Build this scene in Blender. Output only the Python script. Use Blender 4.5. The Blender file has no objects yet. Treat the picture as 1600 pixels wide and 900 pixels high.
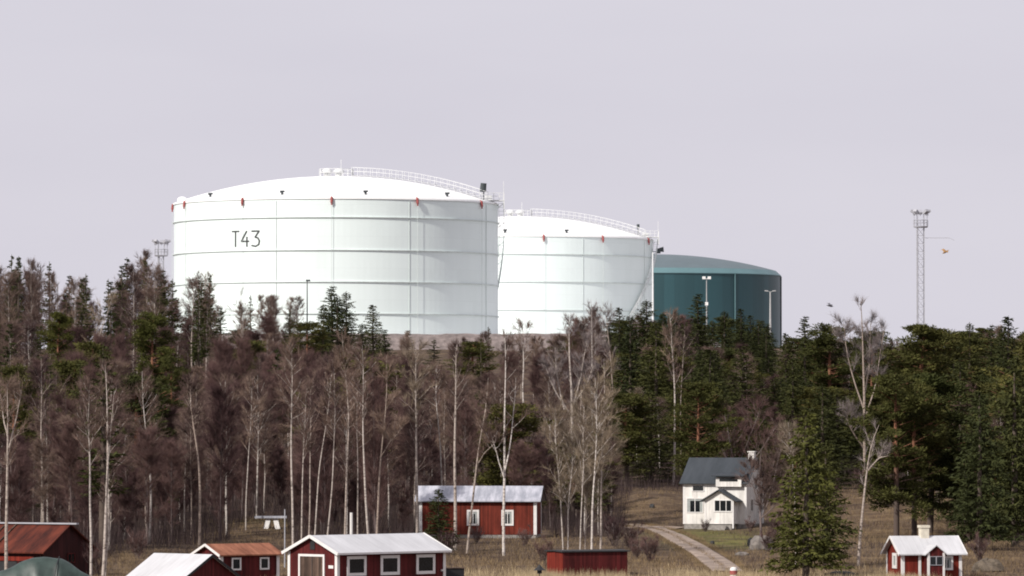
import bpy, math, random
import numpy as np
from mathutils import Vector, Matrix
R = math.radians
SC = bpy.context.scene
COL = SC.collection

# ------------------------------------------------------------------ camera, sky, sun, exposure
CAM_H, F, YH = 12.0, 8000.0, 660.0            # eye height (m), focal length and horizon row in 1600-px units
PITCH = math.atan((YH - 450) / F)
cam = bpy.data.objects.new('camera', bpy.data.cameras.new('camera')); COL.objects.link(cam)
cam.data.sensor_width = 36; cam.data.lens = 36 * F / 1600
cam.data.clip_start = 1; cam.data.clip_end = 20000
cam.location = (0, 0, CAM_H); cam.rotation_euler = (R(90) + PITCH, 0, 0)
SC.camera = cam

SUN_AZ, SUN_EL = R(45), R(37)                 # sun stands behind the camera's left shoulder
sdir = Vector((-math.sin(SUN_AZ) * math.cos(SUN_EL), -math.cos(SUN_AZ) * math.cos(SUN_EL), math.sin(SUN_EL)))
world = bpy.data.worlds.new('World'); SC.world = world; world.use_nodes = True
nt = world.node_tree; nt.nodes.clear()
sky = nt.nodes.new('ShaderNodeTexSky'); sky.sky_type = 'NISHITA'; sky.sun_disc = False
sky.sun_elevation = SUN_EL; sky.sun_rotation = math.atan2(sdir.x, sdir.y)
sky.dust_density = 4; sky.air_density = 1.0
mixn = nt.nodes.new('ShaderNodeMix'); mixn.data_type = 'RGBA'; mixn.inputs[0].default_value = 0.93
tcw = nt.nodes.new('ShaderNodeTexCoord'); mpw = nt.nodes.new('ShaderNodeMapping'); mpw.inputs['Scale'].default_value = (5, 5, 22)
nw = nt.nodes.new('ShaderNodeTexNoise'); nw.inputs['Scale'].default_value = 1.0; nw.inputs['Detail'].default_value = 5
rw = nt.nodes.new('ShaderNodeValToRGB'); rw.color_ramp.elements[0].position = 0.3; rw.color_ramp.elements[1].position = 0.7
rw.color_ramp.elements[0].color = (6.85, 6.62, 7.45, 1); rw.color_ramp.elements[1].color = (7.45, 7.20, 7.95, 1)      # thin, almost even cloud veil
nt.links.new(tcw.outputs['Generated'], mpw.inputs[0]); nt.links.new(mpw.outputs[0], nw.inputs[0]); nt.links.new(nw.outputs[0], rw.inputs[0]); nt.links.new(rw.outputs[0], mixn.inputs[7])
bg = nt.nodes.new('ShaderNodeBackground'); bg.inputs[1].default_value = 0.1
wo = nt.nodes.new('ShaderNodeOutputWorld')
nt.links.new(sky.outputs[0], mixn.inputs[6]); nt.links.new(mixn.outputs[2], bg.inputs[0]); nt.links.new(bg.outputs[0], wo.inputs[0])
sun = bpy.data.objects.new('sun', bpy.data.lights.new('sun', 'SUN')); COL.objects.link(sun)
sun.data.energy = 4.4; sun.data.angle = R(1.5); sun.data.color = (1.0, 0.95, 0.88)
sun.rotation_euler = sdir.to_track_quat('Z', 'Y').to_euler()
SC.view_settings.view_transform = 'Standard'; SC.view_settings.look = 'None'
SC.view_settings.exposure = 0.0; SC.view_settings.gamma = 1.0
SC.cycles.filter_width = 1.9; SC.cycles.max_bounces = 6; SC.cycles.diffuse_bounces = 3; SC.cycles.glossy_bounces = 2

def ray(px, py):
    u, v = (px - 800) / F, (450 - py) / F
    y = math.cos(PITCH) - v * math.sin(PITCH); z = math.sin(PITCH) + v * math.cos(PITCH)
    return u / y, z / y
def at(px, py, Y):
    a, b = ray(px, py); return Vector((a * Y, Y, CAM_H + b * Y))

# ------------------------------------------------------------------ terrain height
PY = [-3000, 0, 250, 300, 320, 333, 350, 375, 400, 470, 520, 600, 700, 800, 880, 930, 1300, 2000, 6500]
PZ = [-6, -6, -3, -0.6, 0.55, 1.0, 1.3, 1.65, 1.9, 2.15, 3.9, 8.0, 14, 19.5, 24, 25.5, 25.5, 22, 15]
def smooth_interp(y):
    y = np.asarray(y, float); acc = 0
    for o in (-12, -6, 0, 6, 12):
        acc = acc + np.interp(y + o * np.clip((y - 380) / 60, 0, 1), PY, PZ)
    return acc / 5
def hgt(x, y):
    x = np.asarray(x, float); y = np.asarray(y, float)
    z = smooth_interp(y)
    m = np.clip((y - 335) / 80, 0, 1) * np.clip((2500 - y) / 1500, 0, 1)
    far = np.clip((y - 500) / 120, 0, 1) * np.clip((900 - y) / 60, 0, 1)
    z = z + m * (0.10 * np.sin(x / 5.3 + 1.2) * np.sin(y / 9.1) + 0.14 * np.sin(x / 11.0 + y / 17.0))
    z = z + far * (0.9 * np.sin(x / 23.0 + 0.7) * np.sin(y / 41.0 + 1.0))
    # knoll on the right behind the small cottage, bank left of the white house
    z = z + 1.5 * np.exp(-(((x - 36) / 14) ** 2 + ((y - 500) / 32) ** 2))
    z = z + 1.1 * np.exp(-(((x - 13.5) / 4.5) ** 2 + ((y - 512) / 16) ** 2))
    z = z + 0.9 * np.exp(-(((x + 23) / 6) ** 2 + ((y - 462) / 18) ** 2))
    return z
def H(x, y): return float(hgt(x, y))
def ground_at(px, py):
    a, b = ray(px, py)
    for Y in np.arange(325, 900, 0.5):
        if H(a * Y, Y) > CAM_H + b * Y: return Vector((a * Y, Y, H(a * Y, Y)))
    return Vector((a * 600, 600, H(a * 600, 600)))

# ------------------------------------------------------------------ materials
def new_mat(name):
    m = bpy.data.materials.new(name); m.use_nodes = True
    n = m.node_tree; return m, n, n.nodes['Principled BSDF']
def N(n, t, **k):
    o = n.nodes.new('ShaderNode' + t)
    for a, v in k.items(): setattr(o, a, v)
    return o
def ramp(n, stops):
    r = N(n, 'ValToRGB'); e = r.color_ramp.elements
    while len(e) < len(stops): e.new(0.5)
    for i, (p, c) in enumerate(stops): e[i].position = p; e[i].color = (*c, 1)
    return r
def mix(n, fac, a, b, blend='MIX'):
    m = N(n, 'Mix', data_type='RGBA', blend_type=blend)
    for s, v in ((0, fac), (6, a), (7, b)):
        if hasattr(v, 'links') or hasattr(v, 'is_linked'): n.links.new(v, m.inputs[s])
        elif s == 0: m.inputs[s].default_value = v
        else: m.inputs[s].default_value = (*v, 1)
    return m.outputs[2]
def noise(n, scale, coord='Object', stretch=(1, 1, 1), detail=4, rough=0.6):
    tc = N(n, 'TexCoord'); mp = N(n, 'Mapping'); mp.inputs['Scale'].default_value = stretch
    t = N(n, 'TexNoise'); t.inputs['Scale'].default_value = scale; t.inputs['Detail'].default_value = detail
    t.inputs['Roughness'].default_value = rough
    if coord == 'World': 
        g = N(n, 'NewGeometry'); n.links.new(g.outputs['Position'], mp.inputs[0])
    else: n.links.new(tc.outputs[coord], mp.inputs[0])
    n.links.new(mp.outputs[0], t.inputs[0]); return t.outputs[0]
def plain(name, c, rough=0.7, var=0.25, scale=3, stretch=(1, 1, 1), metal=0, spec=0.4):
    m, n, b = new_mat(name)
    r = ramp(n, [(0.3, tuple(x * (1 - var) for x in c)), (0.7, tuple(min(1, x * (1 + var * 0.6)) for x in c))])
    n.links.new(noise(n, scale, stretch=stretch), r.inputs[0]); n.links.new(r.outputs[0], b.inputs['Base Color'])
    b.inputs['Roughness'].default_value = rough; b.inputs['Metallic'].default_value = metal
    b.inputs['Specular IOR Level'].default_value = spec
    return m
def randomised(name, c1, c2, rough=0.85, var=0.35, scale=1.2):
    """colour differs from tree to tree and within a tree"""
    m, n, b = new_mat(name)
    oi = N(n, 'ObjectInfo')
    base = mix(n, oi.outputs['Random'], c1, c2)
    r = ramp(n, [(0.3, (1 - var,) * 3), (0.7, (1 + var,) * 3)])
    n.links.new(noise(n, scale), r.inputs[0])
    n.links.new(mix(n, 1.0, base, r.outputs[0], 'MULTIPLY'), b.inputs['Base Color'])
    b.inputs['Roughness'].default_value = rough; b.inputs['Specular IOR Level'].default_value = 0.15
    return m
def planks(name, c, var=0.35, width=0.14, horizontal=False, rough=0.8):
    m, n, b = new_mat(name)
    tc = N(n, 'TexCoord'); sp = N(n, 'SeparateXYZ'); n.links.new(tc.outputs['Object'], sp.inputs[0])
    ad = N(n, 'Math', operation='ADD')
    if horizontal: n.links.new(sp.outputs[2], ad.inputs[0]); ad.inputs[1].default_value = 10
    else: n.links.new(sp.outputs[0], ad.inputs[0]); n.links.new(sp.outputs[1], ad.inputs[1])
    dv = N(n, 'Math', operation='DIVIDE'); n.links.new(ad.outputs[0], dv.inputs[0]); dv.inputs[1].default_value = width
    fr = N(n, 'Math', operation='FRACT'); n.links.new(dv.outputs[0], fr.inputs[0])
    fl = N(n, 'Math', operation='FLOOR'); n.links.new(dv.outputs[0], fl.inputs[0])
    wn = N(n, 'TexWhiteNoise', noise_dimensions='1D'); n.links.new(fl.outputs[0], wn.inputs['W'])
    gap = ramp(n, [(0.0, (0.35,) * 3), (0.12, (1,) * 3)]); n.links.new(fr.outputs[0], gap.inputs[0])
    pv = ramp(n, [(0, (1 - var,) * 3), (1, (1 + var * 0.5,) * 3)]); n.links.new(wn.outputs[0], pv.inputs[0])
    st = ramp(n, [(0.3, (1 - var * 1.2,) * 3), (0.7, (1.25,) * 3)])
    n.links.new(noise(n, 1.6, stretch=(1, 1, 0.35) if not horizontal else (0.3, 0.3, 1)), st.inputs[0])
    col = mix(n, 1.0, mix(n, 1.0, mix(n, 1.0, c, pv.outputs[0], 'MULTIPLY'), st.outputs[0], 'MULTIPLY'), gap.outputs[0], 'MULTIPLY')
    n.links.new(col, b.inputs['Base Color']); b.inputs['Roughness'].default_value = rough
    b.inputs['Specular IOR Level'].default_value = 0.2
    return m
def sheet(name, c1, c2, rib=0.3, rough=0.55, dirt=0.5, scale=0.8, streak=(1, 0.25, 0.25)):
    """ribbed metal sheet, ribs across the local X axis"""
    m, n, b = new_mat(name)
    r = ramp(n, [(0.5 - dirt / 3, c1), (0.5 + dirt / 3, c2)]); n.links.new(noise(n, scale, stretch=streak, detail=8, rough=0.7), r.inputs[0])
    tc = N(n, 'TexCoord'); sp = N(n, 'SeparateXYZ'); n.links.new(tc.outputs['Object'], sp.inputs[0])
    dv = N(n, 'Math', operation='DIVIDE'); n.links.new(sp.outputs[0], dv.inputs[0]); dv.inputs[1].default_value = rib
    fr = N(n, 'Math', operation='FRACT'); n.links.new(dv.outputs[0], fr.inputs[0])
    g = ramp(n, [(0.0, (0.72,) * 3), (0.1, (1,) * 3)]); n.links.new(fr.outputs[0], g.inputs[0])
    n.links.new(mix(n, 0.7, r.outputs[0], mix(n, 1, r.outputs[0], g.outputs[0], 'MULTIPLY')), b.inputs['Base Color'])
    b.inputs['Roughness'].default_value = rough; b.inputs['Specular IOR Level'].default_value = 0.3
    return m

def tank_paint(name, c, seam_w=6.0, course=2.85, z0=0.0, amount=0.06, rough=0.4):
    m, n, b = new_mat(name)
    tc = N(n, 'TexCoord'); sp = N(n, 'SeparateXYZ'); n.links.new(tc.outputs['Object'], sp.inputs[0])
    at2 = N(n, 'Math', operation='ARCTAN2'); n.links.new(sp.outputs[1], at2.inputs[0]); n.links.new(sp.outputs[0], at2.inputs[1])
    mu = N(n, 'Math', operation='MULTIPLY'); n.links.new(at2.outputs[0], mu.inputs[0]); mu.inputs[1].default_value = 30
    dz = N(n, 'Math', operation='DIVIDE'); n.links.new(sp.outputs[2], dz.inputs[0]); dz.inputs[1].default_value = course
    fz = N(n, 'Math', operation='FLOOR'); n.links.new(dz.outputs[0], fz.inputs[0])
    off = N(n, 'Math', operation='MULTIPLY'); n.links.new(fz.outputs[0], off.inputs[0]); off.inputs[1].default_value = 2.37
    ad = N(n, 'Math', operation='ADD'); n.links.new(mu.outputs[0], ad.inputs[0]); n.links.new(off.outputs[0], ad.inputs[1])
    dx = N(n, 'Math', operation='DIVIDE'); n.links.new(ad.outputs[0], dx.inputs[0]); dx.inputs[1].default_value = seam_w
    fx = N(n, 'Math', operation='FLOOR'); n.links.new(dx.outputs[0], fx.inputs[0])
    cb = N(n, 'CombineXYZ'); n.links.new(fx.outputs[0], cb.inputs[0]); n.links.new(fz.outputs[0], cb.inputs[1])
    wn = N(n, 'TexWhiteNoise', noise_dimensions='3D'); n.links.new(cb.outputs[0], wn.inputs[0])
    pr = ramp(n, [(0, (1 - amount,) * 3), (1, (1,) * 3)]); n.links.new(wn.outputs[0], pr.inputs[0])
    fr = N(n, 'Math', operation='FRACT'); n.links.new(dz.outputs[0], fr.inputs[0])
    sr = ramp(n, [(0, (1 - amount * 1.5,) * 3), (0.06, (1,) * 3)]); n.links.new(fr.outputs[0], sr.inputs[0])
    ns = ramp(n, [(0.3, (0.965, 0.97, 0.965)), (0.6, (1, 1, 1))]); n.links.new(noise(n, 0.35, stretch=(1, 1, 0.12), detail=6), ns.inputs[0])
    col = mix(n, 1, mix(n, 1, mix(n, 1, c, pr.outputs[0], 'MULTIPLY'), sr.outputs[0], 'MULTIPLY'), ns.outputs[0], 'MULTIPLY')
    n.links.new(col, b.inputs['Base Color']); b.inputs['Roughness'].default_value = rough
    return m

M = {}
M['tank_white'] = tank_paint('tank_white', (0.80, 0.885, 0.87), amount=0.03)  # slight green tint stands in for reflected colour on the shaded side
M['tank_roof'] = plain('tank_roof_white', (0.86, 0.87, 0.86), 0.6, 0.04, 0.3)
M['tank_rim'] = plain('tank_girder', (0.62, 0.68, 0.66), 0.6, 0.12, 0.6)
M['tank_green'] = tank_paint('tank_green', (0.025, 0.076, 0.088), amount=0.28, seam_w=2.4, course=40, rough=0.42)
M['tank_green_roof'] = plain('tank_green_roof', (0.098, 0.135, 0.148), 0.5, 0.12, 0.25)
M['tank_green_band'] = plain('tank_green_band', (0.11, 0.20, 0.215), 0.45, 0.08, 0.3)  # sky reflection on the sloped eave painted in as lighter teal
M['white_steel'] = plain('white_steel', (0.66, 0.67, 0.67), 0.5, 0.08, 2)
M['pale_steel'] = plain('pale_steel', (0.36, 0.355, 0.35), 0.6, 0.2, 1)
M['galv'] = plain('galvanised_steel', (0.40, 0.40, 0.43), 0.5, 0.15, 2, metal=0.2)
M['dark_steel'] = plain('dark_steel', (0.05, 0.06, 0.065), 0.5, 0.2, 2)
M['red_paint'] = plain('red_paint', (0.33, 0.075, 0.07), 0.5, 0.15, 3)
M['marking'] = plain('black_marking', (0.05, 0.055, 0.055), 0.6, 0.2, 2)
M['falu'] = planks('falu_red_boards', (0.155, 0.028, 0.017))
M['falu_dark'] = planks('dark_red_boards', (0.100, 0.015, 0.015))
M['falu_bright'] = planks('bright_red_boards', (0.19, 0.024, 0.014))
M['falu_orange'] = planks('faded_red_boards', (0.05, 0.012, 0.012))
M['white_wood'] = planks('white_boards', (0.70, 0.675, 0.64), var=0.10, width=0.13)
M['trim'] = plain('white_trim', (0.72, 0.70, 0.68), 0.6, 0.08, 3)
M['pane'] = plain('window_glass', (0.012, 0.014, 0.016), 0.12, 0.4, 2, spec=0.4)
M['curtain'] = plain('curtain', (0.32, 0.34, 0.33), 0.8, 0.2, 6)
M['roof_white'] = sheet('white_sheet_roof', (0.42, 0.42, 0.43), (0.60, 0.60, 0.615), 0.45, 0.6, dirt=0.6)
M['roof_grey'] = sheet('grey_sheet_roof', (0.27, 0.28, 0.32), (0.50, 0.50, 0.55), 0.5, 0.5, dirt=0.35, scale=1.4)
M['roof_rust'] = sheet('rusty_sheet_roof', (0.032, 0.007, 0.005), (0.135, 0.030, 0.016), 0.6, 0.95, dirt=0.4, scale=1.1)
M['roof_rust_light'] = sheet('bright_rusty_roof', (0.085, 0.022, 0.010), (0.40, 0.17, 0.10), 0.5, 0.9, dirt=0.6, scale=1.4)
M['roof_slate'] = sheet('blue_grey_roof', (0.028, 0.034, 0.040), (0.050, 0.058, 0.068), 0.5, 0.7, dirt=0.5)
M['roof_black'] = plain('black_felt_roof', (0.03, 0.03, 0.032), 0.9, 0.3, 3)
M['stone'] = plain('foundation_stone', (0.28, 0.26, 0.24), 0.9, 0.4, 4)
M['plaster'] = plain('chimney_plaster', (0.66, 0.61, 0.50), 0.8, 0.15, 4)
M['old_wood'] = planks('weathered_door', (0.13, 0.085, 0.065), var=0.5, width=0.2)
M['tarp'] = plain('green_tarp', (0.035, 0.055, 0.048), 0.45, 0.45, 1.3)
M['rock'] = plain('granite', (0.17, 0.15, 0.135), 0.9, 0.45, 2.2)
M['brown_rock'] = plain('mossy_brown_rock', (0.12, 0.095, 0.07), 0.9, 0.5, 3)
M['black'] = plain('black_paint', (0.02, 0.02, 0.022), 0.6, 0.3, 3)
M['birch_bark'] = None
def birch_bark():
    m, n, b = new_mat('birch_bark')
    v = noise(n, 2.4, stretch=(1.2, 1.2, 2.6), detail=6, rough=0.75)
    r = ramp(n, [(0.36, (0.09, 0.07, 0.06)), (0.46, (0.48, 0.43, 0.39)), (0.62, (0.68, 0.63, 0.58))])
    n.links.new(v, r.inputs[0])
    oi = N(n, 'ObjectInfo'); t = ramp(n, [(0, (0.55, 0.47, 0.42)), (1, (1, 1, 1))]); n.links.new(oi.outputs['Random'], t.inputs[0])
    n.links.new(mix(n, 1, r.outputs[0], t.outputs[0], 'MULTIPLY'), b.inputs['Base Color']); b.inputs['Roughness'].default_value = 0.8
    return m
M['birch_bark'] = birch_bark()
M['twig_birch'] = randomised('birch_twigs', (0.080, 0.050, 0.048), (0.22, 0.155, 0.12))
M['twig_pale'] = randomised('pale_twigs', (0.24, 0.185, 0.13), (0.20, 0.16, 0.12))
M['twig_grey'] = randomised('grey_twigs', (0.20, 0.165, 0.16), (0.25, 0.21, 0.20))
M['twig_alder'] = randomised('alder_twigs', (0.060, 0.033, 0.034), (0.150, 0.090, 0.080))
M['alder_bark'] = randomised('alder_bark', (0.07, 0.05, 0.05), (0.20, 0.16, 0.15), scale=2)
M['spruce_leaf'] = randomised('spruce_needles', (0.029, 0.036, 0.012), (0.054, 0.056, 0.016), var=0.4, scale=0.8)
M['spruce_warm'] = randomised('spruce_needles_yellowish', (0.058, 0.064, 0.015), (0.074, 0.074, 0.018), var=0.4, scale=0.8)
M['pine_leaf'] = randomised('pine_needles', (0.044, 0.050, 0.014), (0.085, 0.079, 0.021), var=0.45, scale=0.7)
M['spruce_bark'] = plain('spruce_bark', (0.10, 0.075, 0.06), 0.9, 0.3, 3)
def pine_bark():
    m, n, b = new_mat('pine_bark')
    tc = N(n, 'TexCoord'); sp = N(n, 'SeparateXYZ'); n.links.new(tc.outputs['Generated'], sp.inputs[0])
    r = ramp(n, [(0.3, (0.09, 0.065, 0.055)), (0.55, (0.24, 0.105, 0.06))]); n.links.new(sp.outputs[2], r.inputs[0])
    n.links.new(r.outputs[0], b.inputs['Base Color']); b.inputs['Roughness'].default_value = 0.9
    return m
M['pine_bark'] = pine_bark()
M['gravel'] = plain('gravel', (0.29, 0.225, 0.18), 0.95, 0.55, 0.9)
M['yard'] = plain('pale_bounce_gravel', (0.58, 0.57, 0.56), 0.95, 0.15, 0.5)  # kept pale so the added pad throws light up the tanks
M['bund'] = plain('bund_gravel', (0.20, 0.165, 0.155), 0.95, 0.45, 0.9)
M['straw'] = plain('dry_grass', (0.20, 0.14, 0.075), 0.9, 0.5, 0.35)
M['moss'] = plain('green_grass', (0.17, 0.165, 0.045), 0.9, 0.45, 0.4)
M['reed'] = plain('pale_reed', (0.42, 0.33, 0.20), 0.9, 0.35, 0.5)
M['brush'] = plain('brushwood', (0.050, 0.032, 0.031), 0.9, 0.45, 0.3)
def ground_mat():
    m, n, b = new_mat('forest_ground')
    at_ = N(n, 'Attribute', attribute_name='zone'); sp = N(n, 'SeparateColor'); n.links.new(at_.outputs['Color'], sp.inputs[0])
    litter = ramp(n, [(0.35, (0.035, 0.024, 0.020)), (0.5, (0.080, 0.055, 0.040)), (0.66, (0.16, 0.115, 0.07))])
    n.links.new(noise(n, 0.35, 'World', detail=8, rough=0.75), litter.inputs[0])
    straw = ramp(n, [(0.35, (0.07, 0.042, 0.028)), (0.5, (0.15, 0.10, 0.058)), (0.65, (0.25, 0.185, 0.105))])
    n.links.new(noise(n, 0.5, 'World', detail=8, rough=0.7), straw.inputs[0])
    green = ramp(n, [(0.4, (0.075, 0.07, 0.025)), (0.6, (0.17, 0.155, 0.05))])
    n.links.new(noise(n, 0.4, 'World', detail=8, rough=0.7), green.inputs[0])
    pt = ramp(n, [(0.38, (0.25,) * 3), (0.62, (1,) * 3)]); n.links.new(noise(n, 0.16, 'World', detail=5, rough=0.65), pt.inputs[0])
    mm = N(n, 'Math', operation='MULTIPLY'); n.links.new(sp.outputs[0], mm.inputs[0]); n.links.new(pt.outputs[0], mm.inputs[1])
    c = mix(n, mm.outputs[0], litter.outputs[0], straw.outputs[0])
    c = mix(n, sp.outputs[1], c, green.outputs[0])
    n.links.new(c, b.inputs['Base Color']); b.inputs['Roughness'].default_value = 0.95; b.inputs['Specular IOR Level'].default_value = 0.1
    return m
M['ground'] = ground_mat()
def water_mat():
    m, n, b = new_mat('sea_water'); b.inputs['Base Color'].default_value = (0.02, 0.03, 0.035, 1); b.inputs['Roughness'].default_value = 0.12
    bp = N(n, 'Bump'); bp.inputs['Strength'].default_value = 0.4; n.links.new(noise(n, 0.8, 'World'), bp.inputs['Height']); n.links.new(bp.outputs[0], b.inputs['Normal'])
    return m
M['water'] = water_mat()

# ------------------------------------------------------------------ mesh helpers
class MB:
    def __init__(s): s.v = []; s.f = []; s.n = 0
    def add(s, V, Fc):
        V = np.asarray(V, float).reshape(-1, 3)
        s.v.append(V)
        for f in Fc: s.f.append([i + s.n for i in f])
        s.n += len(V); return s
    def tri(s, V, Fa):                      # numpy triangle block
        V = np.asarray(V, float); s.v.append(V); s.f.extend((np.asarray(Fa) + s.n).tolist()); s.n += len(V); return s
    def box(s, x0, x1, y0, y1, z0, z1):
        V = [(x, y, z) for z in (z0, z1) for x, y in ((x0, y0), (x1, y0), (x1, y1), (x0, y1))]
        return s.add(V, [(3, 2, 1, 0), (4, 5, 6, 7), (0, 1, 5, 4), (1, 2, 6, 5), (2, 3, 7, 6), (3, 0, 4, 7)])
    def bar(s, a, b, w, t=None):
        t = t or w; a = Vector(a); b = Vector(b); d = (b - a).normalized()
        up = Vector((0, 0, 1)) if abs(d.z) < 0.95 else Vector((0, 1, 0))
        sx = d.cross(up).normalized() * w / 2; sy = d.cross(sx).normalized() * t / 2
        V = [p + i * sx + j * sy for p in (a, b) for i, j in ((-1, -1), (1, -1), (1, 1), (-1, 1))]
        return s.add([tuple(v) for v in V], [(0, 1, 2, 3), (7, 6, 5, 4), (0, 4, 5, 1), (1, 5, 6, 2), (2, 6, 7, 3), (3, 7, 4, 0)])
    def prism(s, poly, d):                   # poly: list of 3-D points, extruded by vector d
        n = len(poly); d = Vector(d); V = [tuple(Vector(p)) for p in poly] + [tuple(Vector(p) + d) for p in poly]
        return s.add(V, [tuple(range(n))[::-1], tuple(range(n, 2 * n))] + [(i, (i + 1) % n, n + (i + 1) % n, n + i) for i in range(n)])
    def tube(s, pts, rad, n=8):
        V, Fa = tube_arr(pts, rad, n); s.tri(V, Fa)
        k = len(pts); s.f.append([s.n - k * n + i for i in range(n)][::-1]); s.f.append([s.n - n + i for i in range(n)])
        return s
    def lathe(s, prof, n=24, c=(0, 0), a0=0, a1=2 * math.pi):
        full = abs(a1 - a0 - 2 * math.pi) < 1e-6; m = n if full else n + 1
        V = [(c[0] + r * math.sin(a0 + (a1 - a0) * i / n), c[1] - r * math.cos(a0 + (a1 - a0) * i / n), z) for i in range(m) for r, z in prof]
        k = len(prof); Fc = []
        for i in range(n):
            j = (i + 1) % m
            for q in range(k - 1): Fc.append((i * k + q, j * k + q, j * k + q + 1, i * k + q + 1))
        return s.add(V, Fc)
    def build(s, name, mat, parent=None, loc=None, smooth=False):
        me = bpy.data.meshes.new(name)
        V = np.concatenate(s.v) if s.v else np.zeros((0, 3))
        me.from_pydata(V.tolist(), [], s.f); 
        if smooth: me.shade_smooth()
        me.materials.append(mat); me.update()
        o = bpy.data.objects.new(name, me); COL.objects.link(o)
        if parent is not None: o.parent = parent
        if loc is not None: o.location = loc
        return o
def tube_arr(pts, rad, n=5):
    P = np.asarray([tuple(p) for p in pts], float); k = len(P)
    D = np.gradient(P, axis=0); D /= np.linalg.norm(D, axis=1)[:, None] + 1e-9
    ref = np.array([0.31, 0.95, 0.05]) if abs(D[0][1]) < 0.8 else np.array([0.95, 0.31, 0.05])
    A = np.cross(D, ref); A /= np.linalg.norm(A, axis=1)[:, None] + 1e-9
    B = np.cross(D, A)
    ang = np.arange(n) * 2 * math.pi / n
    rad = np.broadcast_to(np.asarray(rad, float), (k,))
    V = P[:, None, :] + rad[:, None, None] * (np.cos(ang)[None, :, None] * A[:, None, :] + np.sin(ang)[None, :, None] * B[:, None, :])
    V = V.reshape(-1, 3); Fa = []
    for i in range(k - 1):
        for j in range(n):
            a, b = i * n + j, i * n + (j + 1) % n
            Fa.append((a, b, b + n)); Fa.append((a, b + n, a + n))
    return V, Fa
def fast_mesh(name, V, T, mat):
    V = np.asarray(V, np.float32); T = np.asarray(T, np.int32)
    me = bpy.data.meshes.new(name)
    me.vertices.add(len(V)); me.vertices.foreach_set('co', V.ravel())
    me.loops.add(len(T) * 3); me.loops.foreach_set('vertex_index', T.ravel())
    me.polygons.add(len(T)); me.polygons.foreach_set('loop_start', np.arange(len(T), dtype=np.int32) * 3)
    me.materials.append(mat); me.update(calc_edges=True); me.validate()
    return me
def slivers(rng, B, D, L, W):
    """thin pointed blades: base points, directions, lengths, widths"""
    Nn = len(B); D = D / (np.linalg.norm(D, axis=1)[:, None] + 1e-9)
    S = np.cross(D, rng.normal(size=(Nn, 3))); S /= np.linalg.norm(S, axis=1)[:, None] + 1e-9
    V = np.empty((Nn, 3, 3)); V[:, 0] = B - S * (W / 2)[:, None]; V[:, 1] = B + S * (W / 2)[:, None]; V[:, 2] = B + D * L[:, None]
    return V.reshape(-1, 3), np.arange(Nn * 3).reshape(-1, 3)
def tag(o, label, cat, group=None):
    o['label'] = label; o['category'] = cat
    if group: o['group'] = group
    return o
def thing(name, label, cat, loc=(0, 0, 0), rz=0.0, group=None):
    o = bpy.data.objects.new(name, None); COL.objects.link(o); o.empty_display_size = 0.5
    o.location = loc; o.rotation_euler = (0, 0, rz); return tag(o, label, cat, group)
def structure(o, kind='structure'): o['kind'] = kind; return o

# ------------------------------------------------------------------ ground, water, path
def coords(segs):
    out = []
    for a, b, st in segs: out += list(np.arange(a, b, st))
    out.append(segs[-1][1]); return np.array(sorted(set(np.round(out, 3))))
xs = coords([(-6000, -1000, 1000), (-1000, -200, 100), (-200, -70, 10), (-70, 70, 1.5), (70, 200, 10), (200, 1000, 100), (1000, 6000, 1000)])
ys = coords([(-3000, 200, 400), (200, 310, 10), (310, 560, 1.5), (560, 950, 6), (950, 1400, 30), (1400, 6500, 400)])
GX, GY = np.meshgrid(xs, ys); GZ = hgt(GX, GY)
gv = np.stack([GX, GY, GZ], -1).reshape(-1, 3); nx, ny = len(xs), len(ys)
ii = (np.arange(ny - 1)[:, None] * nx + np.arange(nx - 1)[None, :]).ravel()
me = bpy.data.meshes.new('ground'); me.from_pydata(gv.tolist(), [], np.stack([ii, ii + 1, ii + nx + 1, ii + nx], -1).tolist())
me.shade_smooth(); me.materials.append(M['ground'])
def zone(x, y):
    """straw and green amounts of the turf"""
    st = 0.75 * np.clip((410 - y) / 25, 0, 1) + np.exp(-(((x - 36) / 12) ** 2 + ((y - 470) / 70) ** 2)) + 0.9 * np.exp(-(((x + 22) / 7) ** 2 + ((y - 455) / 30) ** 2)) \
        + 0.9 * np.exp(-(((x - 13) / 5) ** 2 + ((y - 500) / 20) ** 2)) + 0.7 * np.exp(-(((x - 2) / 6) ** 2 + ((y - 420) / 25) ** 2))
    gr = 1.25 * np.exp(-(((x - 17) / 4.5) ** 2 + ((y - 440) / 30) ** 4)) + 0.5 * np.exp(-(((x + 21) / 5) ** 2 + ((y - 470) / 12) ** 2))
    pn = 0.5 + 0.5 * np.sin(x * 0.9 + 2 * np.sin(y * 0.21)) * np.sin(y * 0.3 + 2 * np.sin(x * 0.6))
    return np.clip(st * (0.5 + 0.7 * pn), 0, 1), np.clip(gr * (0.35 + 0.9 * pn), 0, 1)
zs, zg = zone(gv[:, 0], gv[:, 1])
ca = me.color_attributes.new('zone', 'FLOAT_COLOR', 'POINT')
ca.data.foreach_set('color', np.stack([zs, zg, zs * 0, zs * 0 + 1], -1).astype(np.float32).ravel())
g = bpy.data.objects.new('ground', me); COL.objects.link(g); structure(g)
w = MB(); w.add([(-6000, -3000, 0), (6000, -3000, 0), (6000, 330, 0), (-6000, 330, 0)], [(0, 1, 2, 3)])
structure(w.build('water', M['water']))

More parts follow.
